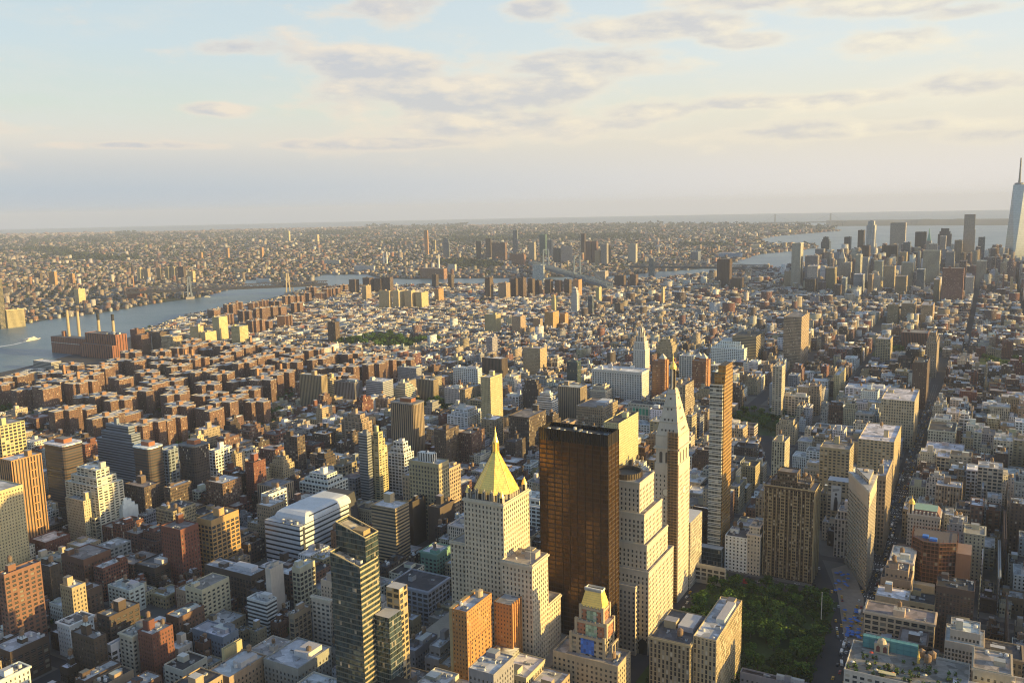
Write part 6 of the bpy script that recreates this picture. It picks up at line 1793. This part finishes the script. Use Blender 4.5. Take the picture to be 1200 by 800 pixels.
suspension('suspension_bridge', 'grey steel suspension bridge over the river with one golden lit tower', A_, B_, .62/tot, 1.62/tot, 40, height_at(E2[0], E2[1], 320), MSTEEL, colr=(.17, .20, .25), pair=(.46, .38, .25), pcol=(.055, .06, .09))  # tan of the second tower is sunlight painted into its colour
E1 = at(677, 325); E2 = at(620, 319); dv = E2-E1
G1, G2 = at(676, 334), at(640, 322); dv = G2-G1
suspension('suspension_bridge', 'blue grey suspension bridge half hidden behind the lower eastern towers', G1-dv*.8, G2+dv*.6, .33, .75, 38, height_at(G1[0], G1[1], 299), MSTEEL, colr=(.17, .22, .28), pcol=(.17, .22, .28))
G1, G2 = at(852, 322), at(764, 320.5); dv = G2-G1
suspension('suspension_bridge', 'brown stone towered bridge low over the bay behind the brown slab tower', G1-dv*.5, G2+dv*.3, .28, .83, 38, height_at(G2[0], G2[1], 304), MSTEEL, tw=22, colr=(.24, .20, .16), pcol=(.22, .20, .18))
G1, G2 = at(908, 266), at(973, 265); dv = G2-G1
suspension('suspension_bridge', 'faint grey bridge with two tall towers at the mouth of the bay', G1-dv*.3, G2+dv*.3, .1875, .8125, 66, height_at(G1[0], G1[1], 251), MSTEEL, tw=34, colr=(.30, .33, .36), pcol=(.30, .33, .36))

# ------------------------------------------------------------------ boats
def boat(px, py, head_px, L, lab, big=False):
    P = at(px, py); Q = at(*head_px); u = (Q-P)[:2]; a = atan2(u[1], u[0]); o = empty('boat', (P[0], P[1], 0), a, lab, 'boat', None); b = L*.12
    m = MB(); m.st((.62, .62, .6)); hp = [(-L/2, -b), (L*.25, -b), (L/2, 0), (L*.25, b), (-L/2, b)]; m.prism([(x*.94, y*.8) for x, y in hp], -.5, 2.6, poly2=hp); m.build('hull', MP, o)
    m = MB(); m.st((.66, .65, .6), (2.2, 2.5, .7, .5, (.04, .05, .06), 0)); m.box(-L*.38, -b*.8, 2.6, L*.2, b*.8, 5.6)
    if big: m.box(-L*.3, -b*.6, 5.6, L*.12, b*.6, 8.2)
    m.build('cabin', MF, o)
    if big: m = MB(); m.st((.6, .6, .6)); m.box(L*.02, -1.5, 8.2, L*.12, 1.5, 10); m.bar((0, 0, 8), (0, 0, 14), .25); m.build('wheelhouse', MP, o)
    return P, Q
boat(38, 398.3, (60, 394.2), 62, 'white ferry trailing foam on the river near the power plant', True)
boat(243, 348, (255, 347.6), 26, 'small pale boat by the bridge', False)
boat(255, 367.0, (262, 365.5), 18, 'tiny white launch close to the riverside trees', False)
boat(272, 365.0, (279, 363.8), 18, 'tiny white launch following the one by the trees', False)
b = MB(); P0, P1, P2 = at(31, 400), at(16, 403.6), at(-12, 408); 
def strip(Ps, W):
    for i in range(len(Ps)-1):
        p, q = Ps[i][:2], Ps[i+1][:2]; d = (q-p)/np.linalg.norm(q-p); n = np.array((-d[1], d[0])); w0, w1 = W[i], W[i+1]
        f = [(*(p-n*w0), .15), (*(p+n*w0), .15), (*(q+n*w1), .15), (*(q-n*w1), .15)]; b.face(f[::-1])
strip([P0, P1, P2], [3, 6, 10])
MFOAM = simple('foam', (.62, .66, .68), .8, 0, .35, .09)
o = struct('wake', b, MFOAM, 'stuff')
for p in o.data.polygons:
    if p.normal.z < 0: o.data.flip_normals(); break

# ------------------------------------------------------------------ cars, parasols, street things
def car_mesh(col, van=False):
    m = MB(); m.st(col); L, W = (5.0, 1.9) if not van else (6.4, 2.2); hb = .95 if not van else 2.3
    m.prism([(-L/2, -W/2), (L/2, -W/2), (L/2, W/2), (-L/2, W/2)], .35, hb, poly2=[(-L/2+.1, -W/2+.08), (L/2-.25, -W/2+.08), (L/2-.25, W/2-.08), (-L/2+.1, W/2-.08)])
    body = m.mesh('body', MPANE if False else MCAR)
    m = MB(); m.st((.03, .035, .04))
    if not van: m.prism([(-L*.36, -W*.44), (L*.2, -W*.44), (L*.2, W*.44), (-L*.36, W*.44)], hb, 1.5, False, poly2=[(-L*.26, -W*.36), (L*.08, -W*.36), (L*.08, W*.36), (-L*.26, W*.36)]); m.st(col); m.face([(-L*.26, -W*.36, 1.5), (L*.08, -W*.36, 1.5), (L*.08, W*.36, 1.5), (-L*.26, W*.36, 1.5)])
    else: m.box(L/2-.9, -W*.45, 1.3, L/2-.2, W*.45, 2.0)
    cab = m.mesh('cabin', MCAR)
    return body, cab, L, W
MCAR = attr_mat('car_paint', .28, 0, .05, .5)
wh = MB(); wh.st((.02, .02, .02))
for i in range(10):
    a0, a1 = 2*pi*i/10, 2*pi*(i+1)/10; wh.face([(.34*cos(a0), -.11, .34*sin(a0)), (.34*cos(a1), -.11, .34*sin(a1)), (.34*cos(a1), .11, .34*sin(a1)), (.34*cos(a0), .11, .34*sin(a0))][::-1])
wh.face([(.34*cos(2*pi*i/10), -.11, .34*sin(2*pi*i/10)) for i in range(10)]); wh.face([(.34*cos(-2*pi*i/10), .11, .34*sin(-2*pi*i/10)) for i in range(10)])
WHEEL = wh.mesh('wheel', MP)
KINDS = [('yellow', (.75, .42, .02), 0), ('white', (.72, .72, .70), 0), ('black', (.02, .02, .022), 0), ('silver', (.42, .43, .44), 0), ('dark blue', (.03, .05, .12), 0), ('red', (.35, .03, .025), 0), ('white van', (.72, .72, .7), 1), ('grey', (.16, .16, .17), 0)]
CARS = [(n, car_mesh(c, v)) for n, c, v in KINDS]
r6 = random.Random(66); CK = {}
def car(s_, t_, rz, road):
    n, (bd, cb, L, W) = r6.choices(CARS, [9, 5, 6, 4, 2, 1, 2, 3])[0]
    p = grid(s_, t_); k = (n, road); CK[k] = CK.get(k, 0)+1
    word = 'van' if 'van' in n else 'taxi' if n == 'yellow' else 'car'; nm = {'van': 'delivery_van', 'taxi': 'taxi', 'car': 'car'}[word]
    o = empty(nm, (p[0], p[1], 1.62), rz, f'{n.replace(" van", "")} {word} {road}, {ORD[min(CK[k]-1, 19)]} going downtown', word, 'traffic in the avenues')
    link('body', bd, o); link('cabin', cb, o)
    for sx in (-L*.31, L*.31):
        for sy in (-W/2+.05, W/2-.05): w_ = link('wheel', WHEEL, o); w_.location = (sx, sy, .34)
ang = atan2(AV[1], AV[0])
s_ = street(25)
while s_ < street(12):
    for lane in (-5.2, -1.8, 1.8, 5.2):
        if r6.random() < (.85 if abs(lane) > 3 else .6) and not abs(((s_-street(23)) % 80.5)-0) < 6: car(s_+r6.uniform(-1.5, 1.5), 71+lane, ang, 'on the long avenue')
    s_ += 11
for i in range(24):
    f = i/24; s_ = street(25)+f*(street(23)-street(25)+10); t_ = 62+f*36+r6.choice((-4, 0, 4)); car(s_, t_, ang+.2, 'beside the plaza parasols')
for i in range(14):
    s_ = street(23)+12+i*13; t_ = 112+i*13*.33+r6.choice((-5, 5)); car(s_, t_, ang+.3, 'on the diagonal road by the wedge shaped tower')
for i in range(12): car(street(23)+r6.choice((-6, -2, 2, 6)), 120+i*11+r6.uniform(-3, 3), ang+pi/2, 'on the cross street below the needle thin tower')
for i in range(10): car(street(24)-30+i*11, 215+r6.choice((-4, 0, 4)), ang, 'along the edge of the wooded square')
um = MB(); um.st((.05, .16, .50)); um.lathe(0, 0, [(1.9, 2.3), (1.0, 2.75), (0, 3.0)], 8); CAN = um.mesh('canopy', MP)
um = MB(); um.st((.5, .5, .5)); um.lathe(0, 0, [(.06, 0), (.06, 2.7)], 6); um.st((.3, .28, .25)); um.lathe(0, 0, [(.7, .7), (.7, .76), (0, .76)], 10); POLE = um.mesh('pole', MP)
k = 0
for (x0, y0, x1, y1, n_) in ((978, 672, 995, 694, 16), (988, 714, 1007, 756, 26)):
    for i in range(n_):
        px, py = r6.uniform(x0, x1), r6.uniform(y0, y1); P = at(px, py, 1.8); k += 1
        o = empty('parasol', (P[0], P[1], 1.8), 0, 'blue parasol over a cafe table on the plaza ' + ('in front of the wedge shaped tower' if n_ == 16 else 'beside the wooded square'), 'parasol', 'parasols on the plaza by the wedge tower' if n_ == 16 else 'parasols on the plaza by the square')
        link('canopy', CAN, o); link('pole', POLE, o)
P = at(962, 735); o = empty('flagpole', (P[0], P[1], 1.7), 0, 'tall white flagpole rising above the trees of the wooded square', 'flagpole'); zt = height_at(P[0], P[1], 697)
m = MB(); m.st((.65, .64, .6)); m.lathe(0, 0, [(.45, 0), (.25, zt), (0, zt)], 8); m.build('pole', MP, o); m = MB(); m.st((.6, .55, .4)); m.lathe(0, 0, [(0, zt), (.6, zt+.6), (0, zt+1.2)], 8); m.build('finial', MP, o)
# billboard with a dark standing figure
sb = None
P = at(979, 601, 30); bo = empty('billboard', (P[0], P[1], 0), -TH, 'tall white billboard showing a dark standing figure, behind the wedge shaped tower', 'billboard')
zb, zt = height_at(P[0], P[1], 598), height_at(P[0], P[1], 569)
m = MB(); m.st((.60, .60, .58)); m.box(-5, -.3, zb, 5, .3, zt); m.build('board', MP, bo)
m = MB(); m.st((.04, .04, .045)); H_ = zt-zb
m.face([(2.2, .32, zb), (-1.6, .32, zb), (-1.9, .32, zb+H_*.35), (-.9, .32, zb+H_*.55), (1.2, .32, zb+H_*.55), (2.0, .32, zb+H_*.3)])
m.face([(.1+1.2*cos(i*pi/5), .32, zb+H_*.66+1.6*sin(i*pi/5)) for i in range(10)][::-1]); m.st((.3, .3, .3)); m.face([(3.6, .32, zb+H_*.75), (-3, .32, zb+H_*.82), (-3, .32, zb+H_*.9), (3.6, .32, zb+H_*.86)]); m.build('picture', MP, bo)
m = MB(); m.st((.40, .33, .22), 'q'); m.box(-14, -16, 0, 9, -.5, zt+5, True, ROOFS[1]); m.build('backing_wall', MF, bo)
P = at(876, 688); o = empty('awning', (P[0], P[1], 1.7), -TH, 'red lit awning at the foot of the narrow stone fronts', 'awning')
m = MB(); m.st((.55, .03, .03)); m.prism([(-4, 0), (4, 0), (4, 3), (-4, 3)], 3, 6.5, poly2=[(-4, 0), (4, 0), (4, .6), (-4, .6)]); m.build('canopy', MP, o)
m = MB(); m.st((.2, .2, .2)); m.bar((-3.8, 2.9, 0), (-3.8, 2.9, 3.2), .1); m.bar((3.8, 2.9, 0), (3.8, 2.9, 3.2), .1); m.build('post', MP, o)

# ------------------------------------------------------------------ riverside highway and bus park
hw = MB()
def road(L, w_, z=1.74):
    Ps = [at(x, y, 0)[:2] for x, y in L]
    for i in range(len(Ps)-1):
        p, q = Ps[i], Ps[i+1]; d = (q-p)/np.linalg.norm(q-p); n = np.array((-d[1], d[0]))*w_
        f = [(*(p-n), z), (*(p+n), z), (*(q+n), z), (*(q-n), z)]; hw.face(f[::-1])
road([(-10, 452), (12, 446), (22, 438), (34, 432.5), (52, 428), (62, 430)], 9); road([(-10, 468), (10, 462), (20, 452), (27, 445), (38, 439)], 7, 1.75)
o = struct('highway', hw, simple('worn_concrete', (.17, .17, .175), .9, 0, .2, .05))
if o.data.polygons[0].normal.z < 0: o.data.flip_normals()
bm_ = MB(); bm_.st((.66, .66, .65)); bm_.box(-6, -1.3, .5, 6, 1.3, 3.1); BUSB = bm_.mesh('body', MCAR)
bm_ = MB(); bm_.st((.04, .045, .05)); bm_.box(-5.6, -1.33, 1.6, 5.6, -1.31, 2.5); bm_.box(-5.6, 1.31, 1.6, 5.6, 1.33, 2.5); BUSW = bm_.mesh('side_window', MCAR)
for i in range(34):
    f = (i % 17)/16; rw = i//17; px = 20+30*f+rw*2; py = 443-8*f+rw*3.2-4*sin(f*3); G = at(px, py)
    o = empty('parked_bus', (G[0], G[1], 1.7), -TH+.5+f*.8, 'white bus in the curved bus park by the riverside highway', 'bus', 'buses in the curved bus park'); link('body', BUSB, o); link('side_window', BUSW, o)
    for sx in (-3.6, 3.6):
        for sy in (-1.2, 1.2): w_ = link('wheel', WHEEL, o); w_.location = (sx, sy, .45); w_.scale = (1.35, 1.2, 1.35)

# ------------------------------------------------------------------ rooftop terrace building in front
def terrace():
    s0, s1, t0, t1, h = solve(988, 1133, 1135, 818, 905, 0); s1 = s0+44
    root, w_, d_ = place(s0, s1, t0, t1, 'terrace_building', 'building with a planted roof terrace, blue sheeted scaffold and wooden water tanks', 'loft building')
    a, b, c, e = -w_/2, -d_/2, w_/2, d_/2
    shell(root, [(a, b, c, e, 0, h)], (.50, .47, .42), 'q', (.22, .21, .19), par=1.3)
    r = random.Random(8); X = lambda px: c-(px-990)*(w_/141.)
    for i in range(70):
        x, y = r.uniform(a+2, c-2), r.uniform(b+16, e-2); m = MB(); m.st((.10, .08, .06)); m.box(x-.8, y-.5, h, x+.8, y+.5, h+.7); pl = m.build('planter', MP, root)
        m = MB(); rr = r.uniform(.8, 1.5)
        for _ in range(26):
            P = np.array((x+r.gauss(0, .6), y+r.gauss(0, .5), h+.9+abs(r.gauss(0, .8)))); u = np.array((r.gauss(0, 1), r.gauss(0, 1), r.gauss(0, 1))); u /= np.linalg.norm(u); v = np.cross(u, (r.gauss(0, 1), r.gauss(0, 1), 1.)); v /= np.linalg.norm(v); s = r.uniform(.2, .45); g = r.random()
            m.st((.03+.06*g, .07+.06*g, .02)); m.face([tuple(P-u*s-v*s), tuple(P+u*s-v*s), tuple(P+u*s+v*s), tuple(P-u*s+v*s)])
        m.build('bush', MLEAF, pl)
    m = MB(); m.st((.10, .28, .30))
    x0, x1 = X(1070), X(1003); m.box(x0, b+1, h, x1, b+5, h+8); 
    m.build('blue_screen', MP, root)
    m = MB(); m.st((.07, .20, .24))
    for k in range(9): xx = x0+(x1-x0)*k/8; m.bar((xx, b+5.3, h), (xx, b+5.3, h+10), .14)
    for z in (h+3.3, h+6.6, h+9.6): m.bar((x0, b+5.3, z), (x1, b+5.3, z), .14)
    m.build('scaffold', MP, root)
    m = MB(); m.st((.48, .40, .27)); gx = X(1026); m.box(gx-5, b+6, h, gx+4, b+10, h+7, True, (.3, .3, .3)); m.lathe(gx-.5, b+8, [(3.2, h+7), (2.2, h+9.5), (0, h+10.4)], 10); g = m.build('stone_gable', MP, root)
    m = MB(); m.st((.16, .05, .04))
    for dx in (-3, 1.4): m.face([(gx+dx+1.4, b+10.05, h+1), (gx+dx-1, b+10.05, h+1), (gx+dx-1, b+10.05, h+4.5), (gx+dx+.2, b+10.05, h+5.8), (gx+dx+1.4, b+10.05, h+4.5)])
    m.build('arched_window', MP, g)
    for i, px in enumerate((1075, 1083, 1088)): tank(root, X(px), b+8+(i % 2)*6, h, 1.15, r)
    for i in range(9):
        o = empty('roof_parasol', tuple(root.matrix_world.translation), 0); o.parent = root; x, y = r.uniform(a+3, c-3), r.uniform(b+14, e-3); o.location = (x, y, h); m = MB(); cl = r.choice([(.55, .08, .05), (.6, .55, .4), (.65, .2, .05), (.6, .6, .58)]); m.st(cl); m.lathe(0, 0, [(1.5, 2.2), (0, 3)], 8); m.build('canopy', MP, o); m = MB(); m.st((.4, .4, .4)); m.lathe(0, 0, [(.06, 0), (.06, 2.6)], 6); m.build('pole', MP, o)
    m = MB(); m.st((.62, .55, .30)); m.box(X(1050), e-6, h+2.6, X(1030), e-2.5, h+3); m.build('awning', MP, root)
    m = MB(); m.lathe(X(1072), b+12, [(1.0, h), (.8, h+3), (1.1, h+4), (.5, h+6), (.2, h+8), (0, h+9)], 8); m.build('gold_statue', MGOLD, root)
terrace()
# tan pavilion on the broad cream loft
P = at(1050, 716, 40)
# ------------------------------------------------------------------ evening haze
hz = MB(); hz.box(-39000, -39000, -1.0, 39000, 39000, 560.0); hz.face([(-39000, -39000, -1), (-39000, 39000, -1), (39000, 39000, -1), (39000, -39000, -1)])
me = bpy.data.meshes.new('haze')
Vh = [(x, y, z) for z in (-1.0, 600.0) for x, y in ((-38500, -38500), (38500, -38500), (38500, 38500), (-38500, 38500))]
me.from_pydata(Vh, [], [(0, 3, 2, 1), (4, 5, 6, 7), (0, 1, 5, 4), (1, 2, 6, 5), (2, 3, 7, 6), (3, 0, 4, 7)])
mh = bpy.data.materials.new('haze'); mh.use_nodes = True; mh.node_tree.nodes.clear(); t = NT(mh.node_tree)
HAZE = 3.9e-5
pvn = t.n('ShaderNodeVolumePrincipled', ins={'Color': (.62, .725, 1.0, 1), 'Density': HAZE, 'Anisotropy': 0.0})
t.l.new(pvn.outputs[0], t.n('ShaderNodeOutputMaterial').inputs['Volume'])
me.materials.append(mh); o = link('haze', me); o['kind'] = 'stuff'
mh.cycles.homogeneous_volume = True
